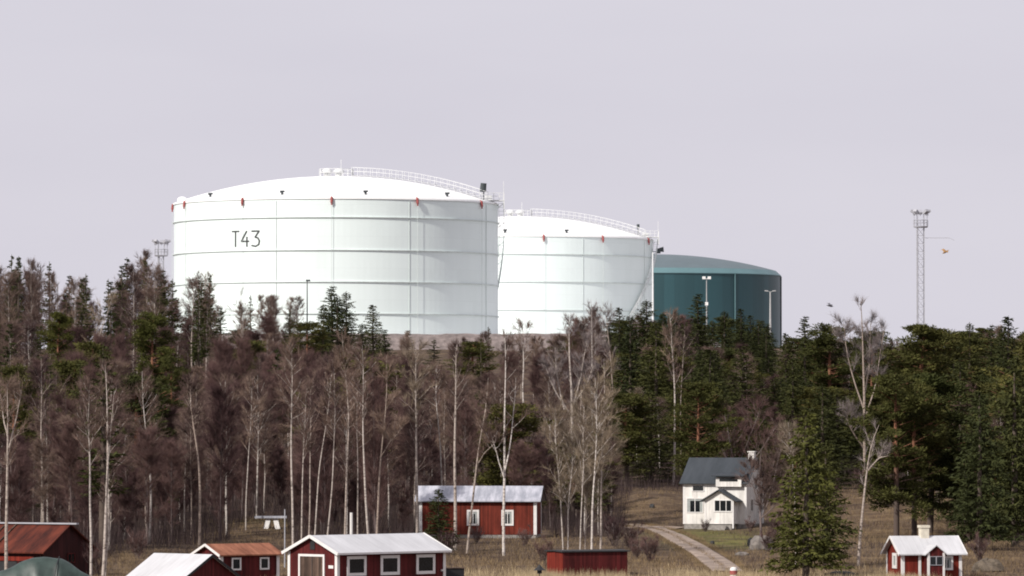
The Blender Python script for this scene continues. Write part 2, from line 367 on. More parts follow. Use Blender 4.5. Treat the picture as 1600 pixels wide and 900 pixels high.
def ribbon(name, pts, width, mat, lift=0.06):
    P = [ground_at(*p) for p in pts]; Q = []
    for a, b in zip(P, P[1:]):
        for t in np.linspace(0, 1, 14, endpoint=False): Q.append(a.lerp(b, t))
    Q.append(P[-1]); V = []; K = 7
    for i, q in enumerate(Q):
        d = (Q[min(i + 1, len(Q) - 1)] - Q[max(i - 1, 0)]); d.z = 0; d.normalize(); s = Vector((d.y, -d.x, 0))
        wd = width * (1 + 0.07 * math.sin(i * 0.23))
        for k in range(K):
            e = (k / (K - 1) - 0.5) * wd; x, y = q.x + s.x * e, q.y + s.y * e
            V.append((x, y, H(x, y) + lift - (0.12 if k in (0, K - 1) else 0)))
    Fc = [(i * K + k, i * K + k + 1, (i + 1) * K + k + 1, (i + 1) * K + k) for i in range(len(Q) - 1) for k in range(K - 1)]
    o = MB().add(V, Fc).build(name, mat); structure(o); return P
path_pts = ribbon('gravel_path', [(1138, 893), (1112, 873), (1086, 856), (1060, 842), (1035, 830), (1012, 824), (982, 819)], 2.6, M['gravel'])
ribbon('gravel_yard', [(1008, 824), (1040, 825.5), (1066, 826)], 6.0, M['gravel'], 0.09)

# gravel bund in front of the tanks
def bund():
    rng = np.random.default_rng(5); line = []
    for t in np.linspace(0, 1, 16): line.append((-66, 985 - 80 * t))
    for t in np.linspace(0, 1, 50)[1:]: line.append((-66 + 86 * t, 905))
    for t in np.linspace(0, 1, 10)[1:]: line.append((20 + 16 * t, 905 + 40 * t))
    prof = [(-7.5, -1.0), (-5, 0.9), (-2.6, 2.3), (-1.0, 2.9), (1.0, 2.9), (2.6, 2.0), (6, -1.0)]
    V = []
    for i, (x, y) in enumerate(line):
        a = Vector(line[max(i - 1, 0)]); b = Vector(line[min(i + 1, len(line) - 1)]); d = (b - a).normalized(); s = Vector((d.y, -d.x))
        for o, h in prof: V.append((x - s.x * -o * -1 * -1, y + s.y * -o, 24.75 + h + rng.normal() * 0.07))
    K = len(prof); Fc = [(i * K + k, i * K + k + 1, (i + 1) * K + k + 1, (i + 1) * K + k) for i in range(len(line) - 1) for k in range(K - 1)]
    o = MB().add(V, Fc).build('embankment', M['bund']); structure(o)
bund()
pad = MB(); xs_, ys_ = np.linspace(-75, 75, 26), np.linspace(915, 1270, 50)
pad.add([(x, y, H(x, y) + 0.25) for y in ys_ for x in xs_], [(j * 26 + i, j * 26 + i + 1, (j + 1) * 26 + i + 1, (j + 1) * 26 + i) for j in range(49) for i in range(25)])
structure(pad.build('tank_bounce_pad', M['yard']))  # unseen pale pad, added to bounce light onto the tank walls

# ------------------------------------------------------------------ storage tanks
def dome_z(r, Rr, zt, rise):                     # spherical cap
    S = (Rr * Rr + rise * rise) / (2 * rise); return zt + math.sqrt(max(S * S - r * r, 0)) - (S - rise)
def pol(r, a): return (r * math.sin(a), -r * math.cos(a))
def arc_of(px, cx, rpx): return math.asin(max(-1, min(1, (px - cx) / rpx)))

def numeral_strokes():
    # strokes of T 4 3 in a unit box: x from 0, height 1
    T = [((0, 1), (0.5, 1)), ((0.25, 1), (0.25, 0))]
    f4 = [((0.36, 1), (0.0, 0.34)), ((0.0, 0.34), (0.52, 0.34)), ((0.38, 0.62), (0.38, 0.0))]
    f3 = [((0.0, 1), (0.48, 1)), ((0.48, 1), (0.22, 0.60)), ((0.22, 0.60), (0.40, 0.55)), ((0.40, 0.55), (0.50, 0.36)),
          ((0.50, 0.36), (0.46, 0.12)), ((0.46, 0.12), (0.26, 0.0)), ((0.26, 0.0), (0.0, 0.06))]
    out = []
    for ofs, st in ((0, T), (0.66, f4), (1.36, f3)):
        out += [((a[0] + ofs, a[1]), (b[0] + ofs, b[1])) for a, b in st]
    return out

def railing(mb, pts, h=1.2, post=1, w=0.10):
    for i, p in enumerate(pts):
        if i % post == 0: mb.bar(p, (p[0], p[1], p[2] + h), w)
    for k in (1.0, 0.55):
        for a, b in zip(pts, pts[1:]): mb.bar((a[0], a[1], a[2] + h * k), (b[0], b[1], b[2] + h * k), w * 0.8)

def tank(label, cx, Y, Rr, z0, zt, rise, rings, pourers, vents, stair, number=None, walkway_az=R(72)):
    X = at(cx, 500, Y).x
    t = thing('storage_tank', label, 'storage tank', (X, Y, z0)); zt -= z0
    n = 160
    MB().lathe([(Rr, -1), (Rr, zt), (Rr - 0.3, zt)], n).build('shell', M['tank_white'], t, smooth=False)
    prof = [(r, dome_z(r, Rr + 0.15, zt + 0.02, rise)) for r in np.linspace(Rr + 0.15, 0.01, 22)]
    rf = MB().lathe([(Rr + 0.15, zt - 0.3)] + prof, n).build('roof', M['tank_roof'], t, smooth=True)
    for zr in rings:
        z = zr - z0
        MB().lathe([(Rr, z - 0.10), (Rr + 0.22, z - 0.05), (Rr + 0.22, z + 0.10), (Rr, z + 0.10)], n).build('wind_girder', M['tank_rim'], t)
    for a in (R(-64), R(-19), R(28), R(68)):
        x, y = pol(Rr + 0.06, a); MB().tube([(x, y, 0), (x, y, zt - 0.6)], 0.055, 8).build('downpipe', M['tank_rim'], t)
    for a in pourers:
        x, y = pol(Rr + 0.35, a)
        MB().tube([(x, y, zt - 1.4), (x, y, zt - 1.0)], 0.14, 8).tube([(x, y, zt - 1.0), (x * 0.997, y * 0.997, zt - 0.1), (x * 0.985, y * 0.985, zt + 0.1)], [0.24, 0.24, 0.12], 10).build('foam_pourer', M['red_paint'], t)
        MB().tube([(x, y, 0), (x, y, zt - 1.6)], 0.035, 6).build('foam_pipe', M['tank_rim'], t)
    for a in vents:
        r = Rr - 1.6; x, y = pol(r, a); z = dome_z(r, Rr, zt, rise)
        MB().tube([(x, y, z - 0.2), (x, y, z + 0.45)], 0.22, 8).tube([(x - 0.4, y, z + 0.58), (x + 0.45, y, z + 0.66)], [0.22, 0.16], 8).build('roof_vent', M['dark_steel'], t)
    # centre vents and their railing
    zc = dome_z(0, Rr, zt, rise)
    for dx in (-1.1, 1.1):
        MB().lathe([(0.6, zc - 0.2), (0.6, zc + 0.7), (1.0, zc + 0.75), (1.0, zc + 1.1), (0.55, zc + 1.5), (0.05, zc + 1.6)], 16, (dx - 0.6, 0)).build('centre_vent', M['white_steel'], t, smooth=True)
    mb = MB(); ring = [(3.1 * math.cos(a), 3.1 * math.sin(a), zc - 0.1) for a in np.linspace(0, 2 * math.pi, 17)]
    railing(mb, ring, 1.5); mb.bar((0.9, 0, zc), (0.9, 0, zc + 3.2), 0.1); mb.bar((3.0, 0.0, zc - 0.1), (-3.0, 0, zc - 0.1), 0.06)
    mb.build('centre_railing', M['white_steel'], t)
    # roof walkway to the rim
    mb = MB(); deck = MB()
    for s in (-0.6, 0.6):
        pts = []
        for r in np.arange(3.2, Rr + 0.2, 1.25):
            x, y = pol(r, walkway_az); x += s * math.cos(walkway_az); y += s * math.sin(walkway_az)
            pts.append((x, y, dome_z(min(r, Rr), Rr, zt, rise) + 0.15))
        railing(mb, pts, 1.6, 1, 0.075)
        if s < 0: left = pts
    for p, q in zip(left, left[1:]):
        d = (math.cos(walkway_az) * 1.2, math.sin(walkway_az) * 1.2, 0)
        deck.prism([p, (p[0] + d[0], p[1] + d[1], p[2]), (q[0] + d[0], q[1] + d[1], p[2]), (q[0], q[1], p[2])], (0, 0, 0.06))
    w_ = deck.build('roof_walkway', M['white_steel'], t); mb.build('walkway_railing', M['white_steel'], w_)
    # rim platform
    px_, py_ = pol(Rr + 0.6, R(80))
    mb = MB().box(px_ - 3.2, px_ + 1.1, py_ - 1.6, py_ + 1.6, zt + 0.35, zt + 0.5)
    for x_ in (px_ - 3.1, px_ + 1.0):
        for y_ in (py_ - 1.5, py_ + 1.5): mb.bar((x_, y_, zt - 1.2 if x_ > px_ else zt), (x_, y_, zt + 0.4), 0.16)
    railing(mb, [(px_ - 3.1, py_ - 1.5, zt + 0.5), (px_ - 2.0, py_ - 1.5, zt + 0.5), (px_ - 0.9, py_ - 1.5, zt + 0.5), (px_ + 0.1, py_ - 1.5, zt + 0.5), (px_ + 1.0, py_ - 1.5, zt + 0.5), (px_ + 1.0, py_, zt + 0.5), (px_ + 1.0, py_ + 1.5, zt + 0.5)], 1.3)
    mb.box(px_ - 2.6, px_ - 1.2, py_ - 0.6, py_ + 0.6, zt + 0.5, zt + 1.4).bar((px_ + 0.9, py_, zt + 0.5), (px_ + 0.9, py_, zt + 4.0), 0.09)
    pf = mb.build('rim_platform', M['white_steel'], t)
    return t, Rr, zt, rise, pf

def stair(t, Rr, a0, z_hi, a1, z_lo, steps=70):
    mb = MB(); pin, pout = [], []
    for i in range(steps + 1):
        f = i / steps; a = a0 + (a1 - a0) * f; z = z_hi + (z_lo - z_hi) * f
        p = pol(Rr + 0.25, a); q = pol(Rr + 1.15, a); pin.append((*p, z)); pout.append((*q, z))
        if i % 2 == 0: mb.bar((*p, z), (*q, z), 0.25, 0.05)
        if i % 10 == 0: mb.bar((*pol(Rr, a), z - 0.9), (*q, z - 0.05), 0.1)
    for a, b in zip(pout, pout[1:]): mb.bar(a, b, 0.06, 0.26)
    for a, b in zip(pin, pin[1:]): mb.bar(a, b, 0.06, 0.26)
    o = mb.build('stairway', M['tank_rim'], t)
    r = MB(); railing(r, pout[::2], 1.15, 2, 0.09); r.build('stair_railing', M['white_steel'], o)

# first tank: "T43"
t, Rr, zt, rise, pf = tank('large white storage tank marked T43, nearest of the three above the forest', 525, 948, 30, 25.4, 52.4, 5.1,
    (48.8, 42.9, 37.2, 31.5), [arc_of(p, 525, 253) for p in (270, 297, 391, 527, 655, 751)], [arc_of(p, 525, 236) for p in (340, 452, 577, 698)], True)
mk = MB(); Hn = 2.75; wst = 0.25; a_left = arc_of(372, 525, 256); zb = 12 + (YH - 385) / F * 922 - 25.4
for (a, b) in numeral_strokes():
    L = math.hypot(b[0] - a[0], b[1] - a[1]); nseg = max(1, int(L * 8))
    dx, dz = (b[0] - a[0]) / L, (b[1] - a[1]) / L; k = wst / Hn / 2; ex = 0.35 * k
    a2 = (a[0] - dx * ex, a[1] - dz * ex); b2 = (b[0] + dx * ex, b[1] + dz * ex)
    V = []
    for i in range(nseg + 1):
        f = i / nseg; x = a2[0] + (b2[0] - a2[0]) * f; z = a2[1] + (b2[1] - a2[1]) * f
        for s in (-1, 1):
            u = (x - dz * k * s) * Hn * 1.0; v = (z + dx * k * s) * Hn; an = a_left + u / 30 * 1.16
            for rr in (30.02, 30.05 + 0.004 * (len(mk.f) % 7)): V.append((*pol(rr, an), zb + v))
    Fc = []
    for i in range(nseg):
        b0 = i * 4; Fc += [(b0 + 1, b0 + 3, b0 + 7, b0 + 5), (b0, b0 + 4, b0 + 6, b0 + 2), (b0, b0 + 1, b0 + 5, b0 + 4), (b0 + 2, b0 + 6, b0 + 7, b0 + 3)]
    mk.add(V, Fc)
mk.build('number_marking', M['marking'], t)
stair(t, Rr, R(84), zt, R(118), 3.0)
x, y = pol(Rr - 1.1, R(-76)); MB().lathe([(0.7, zt - 0.2), (0.95, zt + 0.4), (0.85, zt + 0.8), (0.45, zt + 1.05), (0.02, zt + 1.1)], 16, (x, y)).build('gauge_hatch', M['tank_roof'], t, smooth=True)
x, y = pol(Rr - 1.2, R(72)); MB().tube([(x, y, zt), (x, y, zt + 2.2)], 0.1, 6).tube([(x - 0.15, y, zt + 1.9), (x, y - 0.1, zt + 3.5)], [0.62, 0.55], 12).build('siren', M['dark_steel'], pf)

t2, Rr, zt, rise, pf = tank('white storage tank without number, half hidden behind the numbered tank', 809, 1137, 30, 25.4, 52.5, 5.2,
    (48.4, 42.4, 36.3, 30.3), [arc_of(p, 809, 211) for p in (700, 770, 848, 938, 1010)], [arc_of(p, 809, 196) for p in (790, 882)], True)
stair(t2, Rr, R(86), zt, R(50), 8.0)
x, y = pol(Rr - 2.8, R(78)); MB().tube([(x, y, zt), (x, y, zt + 2.6)], 0.1, 6).tube([(x, y, zt + 2.4), (x, y, zt + 3.3)], 0.33, 10).build('siren', M['dark_steel'], pf)
x, y = pol(Rr + 1.2, R(88)); b = MB().box(x - 0.5, x + 0.5, y - 0.5, y + 0.5, zt - 3.0, zt - 1.9).tube([(x + 0.2, y, zt - 2.2), (x + 1.2, y, zt - 2.1)], [0.4, 0.6], 12).box(x - 2, x, y - 0.1, y + 0.1, zt - 2.7, zt - 2.5)
b.build('floodlight_box', M['dark_steel'], pf)

X = at(1022, 500, 1218).x; t3 = thing('storage_tank', 'dark green storage tank with a grey domed roof, right of the white tanks', 'storage tank', (X, 1218, 25.0))
zt = 46.6 - 25
MB().lathe([(30, -1), (30, zt)], 160).build('shell', M['tank_green'], t3)
MB().lathe([(30.02, zt), (30.25, zt + 0.05), (30.25, zt + 0.2), (29.0, zt + 1.35)], 160).build('eave_band', M['tank_green_band'], t3)
MB().lathe([(r, dome_z(r, 29.0, zt + 1.35, 4.0)) for r in np.linspace(29.0, 0.01, 22)], 160).build('roof', M['tank_green_roof'], t3, smooth=True)
for px in (1141,):
    x, y = pol(30.2, arc_of(px, 1022, 197)); MB().tube([(x, y, 0), (x, y, zt + 0.3)], 0.13, 8).build('downpipe', M['tank_green_band'], t3)
x, y = pol(30.1, R(87)); MB().tube([(x, y, 0), (x, y, zt)], 0.25, 8).build('downpipe', M['dark_steel'], t3)

# ------------------------------------------------------------------ masts and lamp posts
def lattice(label, px, py_top, Y, wdt):
    p = at(px, py_top, Y); z0 = H(p.x, Y); h = p.z - z0
    t = thing('floodlight_mast', label, 'floodlight mast', (p.x, Y, z0 - 0.3), 0.0, None); h += 0.3
    mb = MB(); w2 = wdt / 2; C = [(-w2, -w2), (w2, -w2), (w2, w2), (-w2, w2)]; zt = h - 3.6
    for c in C: mb.bar((*c, 0), (*c, zt), 0.16)
    k = int(zt / 1.5); 
    for i in range(k):
        za, zb_ = zt * i / k, zt * (i + 1) / k
        for j in range(4):
            a, b = C[j], C[(j + 1) % 4]
            mb.bar((*a, zb_), (*b, zb_), 0.07); mb.bar((*a, za), (*b, zb_), 0.07)
    mb.bar((-w2 - .12, -w2, 0), (-w2 - .12, -w2, zt), 0.28)           # cable riser
    mb.build('lattice_tower', M['galv'], t)
    pl = MB().lathe([(0.2, zt), (1.3, zt), (1.45, zt + 0.25), (0.2, zt + 0.3)], 16); railing(pl, [(1.4 * math.cos(a), 1.4 * math.sin(a), zt + 0.3) for a in np.linspace(0, 2 * math.pi, 13)], 1.2, 1, 0.07)
    for a in np.linspace(0, 2 * math.pi, 7)[:-1]: pl.bar((1.2 * math.cos(a), 1.2 * math.sin(a), zt + .2), (1.3 * math.cos(a), 1.3 * math.sin(a), h - 0.9), 0.09)
    pl.build('platform', M['galv'], t)
    for a in R(0), R(38), R(90), R(142), R(180), R(232), R(308):
        c = Vector((math.cos(a) * 1.45, math.sin(a) * 0.9, h - 0.55)); o = Vector((math.cos(a) * 0.45, math.sin(a) * 0.45, 0.28))
        MB().bar(c - o * 0.9, c + o * 1.1, 0.75, 0.5).bar(c - Vector((0, 0, 0.7)), c, 0.1).build('floodlight', M['galv'], t)
    return t, h
mast, mh = lattice('tall lattice floodlight mast on the right above the pines', 1438.5, 327, 1000, 1.25)
MB().bar((0.7, 0, mh - 5.6), (5.6, 0, mh - 5.6), 0.10).bar((5.6, 0, mh - 5.6), (6.6, 0, mh - 6.1), 0.06).build('side_arm', M['galv'], mast)
lattice('slim lattice floodlight mast on the left beside the numbered tank', 252, 374, 1080, 0.95)

def lamp_post(label, px, py, Y, mat, kind, r=0.14):
    p = at(px, py, Y); z0 = H(p.x, Y) - 0.3; h = p.z - z0
    t = thing('lamp_post', label, 'lamp post', (p.x, Y, z0))
    MB().tube([(0, 0, 0), (0, 0, h - 0.3)], [r * 1.7, r * 0.8], 10).build('pole', mat, t)
    if kind == 'T':
        for s in (-1, 1): MB().bar((0, 0, h - 0.25), (s * 0.6, 0, h - 0.1), 0.1).bar((s * 0.4, 0, h - 0.08), (s * 1.05, 0, h - 0.02), 0.34, 0.18).build('lamp_head', mat, t)
    if kind == 'double':
        for s in (-1, 1): MB().bar((0, 0, h - 0.5), (s * 0.5, -0.1, h - 0.2), 0.12).box(s * 0.5 - 0.3, s * 0.5 + 0.3, -0.35, 0.25, h - 0.5, h).build('lamp_head', M['trim'], t)
        MB().box(-0.28, 0.28, -0.25, 0.25, h * 0.62, h * 0.62 + 0.6).build('junction_box', M['trim'], t)
    if kind == 'one': MB().box(-0.22, 0.55, -0.2, 0.2, h - 0.3, h).build('lamp_head', M['dark_steel'], t)
    return t, h
lamp_post('white double-headed lamp post before the left half of the green tank', 1104, 432, 960, M['pale_steel'], 'double', 0.10)
lamp_post('tapered white lamp post with flat T head before the green tank right edge', 1203.5, 454, 960, M['pale_steel'], 'T', 0.15)
lamp_post('thin dark lamp post standing before the numbered white tank', 480, 437, 912, M['dark_steel'], 'one', 0.10)
lamp_post('pale green post between the second white tank and the green tank', 1020, 392, 1050, M['white_steel'], 'none', 0.16)

# ------------------------------------------------------------------ houses
def house(name, label, cat, corner, px, Y, theta, L, W, y_eave, y_ridge, wall_m, roof_m, oh=0.3, gable_oh=0.3, foundation=0.0, group=None, z_base=None):
    """corner: 'L' = the near corner is the left end of the front wall, 'R' = the right end"""
    lx = -L / 2 if corner == 'L' else L / 2; th = R(theta)
    c = at(px, 700, Y); off = Vector((lx * math.cos(th) + W / 2 * math.sin(th), lx * math.sin(th) - W / 2 * math.cos(th), 0))
    loc = Vector((c.x, Y, 0)) - off
    zb_ = z_base if z_base is not None else min(H(loc.x, loc.y), H(c.x, Y)) - 0.05
    ze = at(px, y_eave, Y).z - zb_; zr = at(px, y_ridge, loc.y).z - zb_
    t = thing(name, label, cat, (loc.x, loc.y, zb_), th, group)
    hw = ze + (zr - ze) * (oh / (W / 2 + oh)) - 0.06; zf = foundation
    zr_w = zr - 0.08
    MB().prism([(-L / 2, -W / 2, zf), (-L / 2, W / 2, zf), (-L / 2, W / 2, hw), (-L / 2, 0, zr_w), (-L / 2, -W / 2, hw)], (L, 0, 0)).build('wall', wall_m, t)
    if foundation > 0: MB().box(-L / 2 + 0.04, L / 2 - 0.04, -W / 2 + 0.04, W / 2 - 0.04, -0.6, zf).build('foundation', M['stone'], t)
    Lg = L / 2 + gable_oh; rf = MB()
    for s in (-1, 1):
        e = (s * (W / 2 + oh), ze); dz = 0.09
        poly = [(-Lg, e[0], e[1] - dz), (-Lg, 0, zr - dz), (-Lg, 0, zr), (-Lg, e[0], e[1])]
        if s > 0: poly = poly[::-1]
        rf.prism(poly, (2 * Lg, 0, 0))
    r = rf.build('roof', roof_m, t)
    t['_d'] = 0; del t['_d']
    return dict(t=t, L=L, W=W, ze=ze, zr=zr, hw=hw, oh=oh, Lg=Lg, roof=r, zf=zf)
def barge(h, sides=(-1,), m=None, w=0.16):
    for s in sides:
        for q in (-1, 1):
            x = s * (h['Lg'] + 0.02)
            MB().bar((x, q * (h['W'] / 2 + h['oh'] + 0.02), h['ze'] - 0.08), (x, 0, h['zr'] - 0.06), 0.05, w).build('bargeboard', m or M['trim'], h['t'])
def corner_boards(h, which='LR', w=0.14, m=None):
    L, W = h['L'] / 2, h['W'] / 2
    for c, sx, sy in (('L', -1, -1), ('R', 1, -1), ('B', -1, 1), ('C', 1, 1)):
        if c in which:
            x, y = sx * L, sy * W
            MB().box(min(x + sx * 0.03, x - sx * w), max(x + sx * 0.03, x - sx * w), min(y + sy * 0.03, y - sy * w), max(y + sy * 0.03, y - sy * w), h['zf'], h['hw'] - 0.02).build('corner_board', m or M['trim'], h['t'])
def onface(h, face, u, v, d=0):
    """u along the face in metres from its centre (to the viewer's right), v height, d proud of the wall"""
    if face == 'front': return (u, -h['W'] / 2 - d, v)
    if face == 'left': return (-h['L'] / 2 - d, -u, v)
    if face == 'right': return (h['L'] / 2 + d, u, v)
def facebox(h, face, u0, u1, v0, v1, d0, d1, mb):
    a = onface(h, face, u0, v0, d0); b = onface(h, face, u1, v1, d1)
    return mb.box(min(a[0], b[0]), max(a[0], b[0]), min(a[1], b[1]), max(a[1], b[1]), v0, v1)
def window(h, face, u, v, w, hh, cols=2, rows=1, fr=0.12, parent=None, frame_m=None, pane_m=None, name='window', curtain=False):
    mb = MB(); u0, u1, v0, v1 = u - w / 2, u + w / 2, v - hh / 2, v + hh / 2
    facebox(h, face, u0, u0 + fr, v0, v1, 0.002, 0.06, mb); facebox(h, face, u1 - fr, u1, v0, v1, 0.002, 0.06, mb)
    facebox(h, face, u0 + fr, u1 - fr, v0, v0 + fr, 0.002, 0.058, mb); facebox(h, face, u0 + fr, u1 - fr, v1 - fr, v1, 0.002, 0.058, mb)
    for i in range(1, cols):
        c = u0 + w * i / cols; facebox(h, face, c - 0.03, c + 0.03, v0 + fr, v1 - fr, 0.002, 0.045, mb)
    for i in range(1, rows):
        c = v0 + hh * i / rows; facebox(h, face, u0 + fr, u1 - fr, c - 0.025, c + 0.025, 0.002, 0.04, mb)
    f = mb.build(name, frame_m or M['trim'], parent or h['t'])
    facebox(h, face, u0 + fr * 0.8, u1 - fr * 0.8, v0 + fr * 0.8, v1 - fr * 0.8, 0.001, 0.02, MB()).build('pane', pane_m or M['pane'], f)
    if curtain:
        mb = MB(); k = w * 0.17
        facebox(h, face, u0 + fr, u0 + fr + k, v0 + fr, v1 - fr, 0.021, 0.027, mb); facebox(h, face, u1 - fr - k, u1 - fr, v0 + fr, v1 - fr, 0.021, 0.027, mb)
        facebox(h, face, u0 + fr + k, u1 - fr - k, v1 - fr - hh * 0.14, v1 - fr, 0.021, 0.027, mb); mb.build('curtain', M['curtain'], f)
    return f

# front boathouse with the white roof
h = house('boathouse', 'long red boathouse with white roof and three square windows in front', 'boathouse', 'L', 527, 333, 45, 9.8, 4.7, 864, 834.5, M['falu_dark'], M['roof_white'], 0.32, 0.25)
barge(h, (-1, 1), w=0.2); corner_boards(h, 'LRB', 0.2)
zc = h['hw']
for i, px in enumerate((556, 607, 662)):
    u = (px - 527) / 166 * 9.8 - 4.9; window(h, 'front', u, zc - 0.95, 1.72, 1.3, 1, 1, 0.2)
mb = facebox(h, 'left', -1.15, 1.05, 0.1, 2.3, 0.003, 0.05, MB()); d = mb.build('door', M['old_wood'], h['t'])
mb = MB(); facebox(h, 'left', -1.3, -1.15, 0, 2.45, 0.003, 0.08, mb); facebox(h, 'left', 1.05, 1.2, 0, 2.45, 0.003, 0.08, mb); facebox(h, 'left', -1.15, 1.05, 2.3, 2.45, 0.003, 0.078, mb)
mb.build('door_frame', M['trim'], d)
facebox(h, 'left', -0.03, 0.03, 0.1, 2.28, 0.051, 0.06, MB()).build('door_gap', M['black'], d)
facebox(h, 'left', -0.22, 0.22, 2.75, 3.35, 0.003, 0.03, MB()).build('hatch', M['black'], h['t'])
facebox(h, 'left', 1.55, 2.0, 1.55, 1.75, 0.003, 0.03, MB()).build('sign_plate', M['trim'], h['t'])
facebox(h, 'front', 4.45, 4.6, 1.2, 1.32, 0.035, 0.2, MB()).build('wall_lamp', M['trim'], h['t'])
for q in (-1,):
    MB().bar((-h['Lg'], q * (h['W'] / 2 + h['oh'] + .03), h['ze'] - 0.06), (h['Lg'], q * (h['W'] / 2 + h['oh'] + .03), h['ze'] - 0.06), 0.05, 0.13).build('fascia', M['trim'], h['t'])

# small red shed with rusty roof
h = house('shed', 'small red shed with an orange rusty roof left of the long boathouse', 'shed', 'L', 345, 348, 38, 4.85, 3.0, 867, 849, M['falu_dark'], M['roof_rust_light'], 0.25, 0.25)
barge(h, (-1,)); corner_boards(h, 'LRB', 0.2)
for px in (368, 410):
    window(h, 'front', ((px - 345) / 87 - 0.5) * 4.85, h['hw'] - 0.68, 0.78, 0.85, 1, 1, 0.11)
window(h, 'left', 0.2, h['hw'] - 0.5, 0.8, 0.5, 2, 1, 0.08)

# white-roofed boat shed, gable to the right
h = house('shed', 'low shed whose plain bright white roof fills the gap left of the rusty-roofed shed', 'shed', 'R', 284, 320, -43, 5.0, 5.0, 908.5, 865, M['falu_dark'], M['roof_white'], 0.3, 0.2, z_base=0.3)
barge(h, (1,), M['black'], 0.14)

# rusty barn far left
h = house('barn', 'dark red barn with a large rusty red sheet roof at the far left edge', 'barn', 'R', 68, 352, -30, 12.0, 6.0, 863, 817, M['falu_orange'], M['roof_rust'], 0.35, 0.25)
MB().bar((-h['Lg'], -0.12, h['zr'] + 0.01), (h['Lg'] + 0.6, -0.12, h['zr'] + 0.01), 0.3, 0.1).build('ridge_cap', M['galv'], h['roof'])
nz = (h['zr'] - h['ze']) / (h['W'] / 2 + h['oh'])
for x in (0.9, 1.8): MB().bar((x, -h['W'] / 2 - h['oh'], h['ze'] + 0.06), (x, -0.2, h['zr'] - 0.06), 0.08, 0.12).build('roof_batten', M['old_wood'], h['roof'])
facebox(h, 'front', -4, 5.2, h['hw'] - 0.75, h['hw'] - 0.45, 0.003, 0.06, MB()).build('plank_band', M['falu_bright'], h['t'])
facebox(h, 'front', -3, 3.8, 0, h['hw'] - 0.8, 0.003, 0.05, MB()).build('door', M['black'], h['t'])
window(h, 'right', 0.3, h['hw'] - 0.6, 0.9, 0.7, 2, 1, 0.08, frame_m=M['falu_dark'])

# grey-roofed red barn behind
h = house('barn', 'red barn with pale grey sheet roof and two white windows in the clearing', 'barn', 'R', 838, 440, -5, 10.1, 5.0, 782.5, 759, M['falu'], M['roof_grey'], 0.35, 0.4, foundation=0.35)
corner_boards(h, 'LRC', 0.24)
barge(h, (1,), M['black'], 0.14)
for px in (739, 793): window(h, 'front', ((px - 838) / 183 + 0.5) * 10.1, h['hw'] - 1.55, 1.05, 1.35, 2, 1, 0.16, curtain=True)
facebox(h, 'front', -4.9, 4.9, h['hw'] - 0.22, h['hw'] - 0.03, 0.003, 0.10, MB()).build('eave_board', M['black'], h['t'])

# white two-storey house
h = house('house', 'white two-storey wooden house with slate blue roof beside the gravel path', 'house', 'R', 1166, 470, -18, 6.0, 6.0, 755, 715, M['white_wood'], M['roof_slate'], 0.35, 0.3, foundation=0.45)
corner_boards(h, 'LRC', 0.16)
sc = 17.0 * math.cos(R(18))
def uu(px): return (px - 1166) / (sc) + 3.0
zz = lambda py: (at(0, py, 470).z - h['t'].location.z)
window(h, 'front', uu(1092), zz(763), 1.15, 0.62, 1, 1, 0.07)
window(h, 'front', uu(1087), zz(790), 1.6, 1.35, 2, 1, 0.07, curtain=True)
window(h, 'right', -1.2, zz(790), 1.0, 1.2, 2, 1, 0.1); window(h, 'right', 1.4, zz(790), 1.0, 1.2, 2, 1, 0.1); window(h, 'right', 0.2, zz(757), 1.0, 1.0, 2, 1, 0.1)
# dormer over the porch
u0, u1 = uu(1121), uu(1160)
dm = MB().box(u0, u1, -3.42, -0.6, h['hw'] - 0.5, zz(746)).build('dormer', M['white_wood'], h['t'])
MB().prism([(u0 - 0.35, -3.75, zz(744.5)), (u0 - 0.35, 0.0, zz(735)), (u0 - 0.35, 0.0, zz(735) + 0.1), (u0 - 0.35, -3.75, zz(744.5) + 0.1)], (u1 - u0 + 0.7, 0, 0)).build('dormer_roof', M['roof_slate'], dm)
fx = dict(h); 
mb = MB().box(u0 + 0.35, u1 - 0.35, -3.46, -3.422, zz(752), zz(746.5)); w_ = mb.build('dormer_window', M['pane'], dm)
# porch
p0, p1 = uu(1110), uu(1154); pw = (p0 + p1) / 2; pd = 1.7; pe, pr_ = zz(780), zz(766)
pm = MB().prism([(p0, -3.0 - pd, 0.5), (p0, -3.0 - pd, pe), (pw, -3.0 - pd, pr_ - 0.05), (p1, -3.0 - pd, pe), (p1, -3.0 - pd, 0.5)][::-1], (0, pd - 0.01, 0)).build('porch', M['white_wood'], h['t'])
pr2 = MB()
for s in (-1, 1):
    e = pw + s * ((p1 - p0) / 2 + 0.4); ez = pe - (pr_ - pe) / ((p1 - p0) / 2) * 0.4
    poly = [(e, -3.0 - pd - 0.35, ez), (e, -3.0 - pd - 0.35, ez + 0.09), (pw, -3.0 - pd - 0.35, pr_ + 0.09), (pw, -3.0 - pd - 0.35, pr_)]
    pr2.prism(poly if s > 0 else poly[::-1], (0, pd + 0.3, 0))
pr2.build('porch_roof', M['roof_slate'], pm)
ph = dict(t=pm, L=0, W=2 * (3.0 + pd))
window(ph, 'front', uu(1138), zz(790), 1.75, 1.15, 3, 1, 0.10, parent=h['t'])
cb = MB()
for x in (p0 - 0.02, p1 - 0.12): cb.box(x, x + 0.14, -3.03 - pd, -2.9 - pd, 0.1, pe)
cb.build('porch_post', M['trim'], pm)
MB().box(p0 + 0.2, p1 - 0.2, -3.0 - pd + 0.1, -3.1, -0.3, 0.48).build('porch_foundation', M['stone'], pm)
MB().box(pw - 0.3, pw + 0.8, -3.7 - pd, -3.0 - pd, -0.3, 0.3).box(pw - 0.3, pw + 0.8, -4.0 - pd, -3.7 - pd, -0.3, 0.12).build('steps', M['stone'], pm)
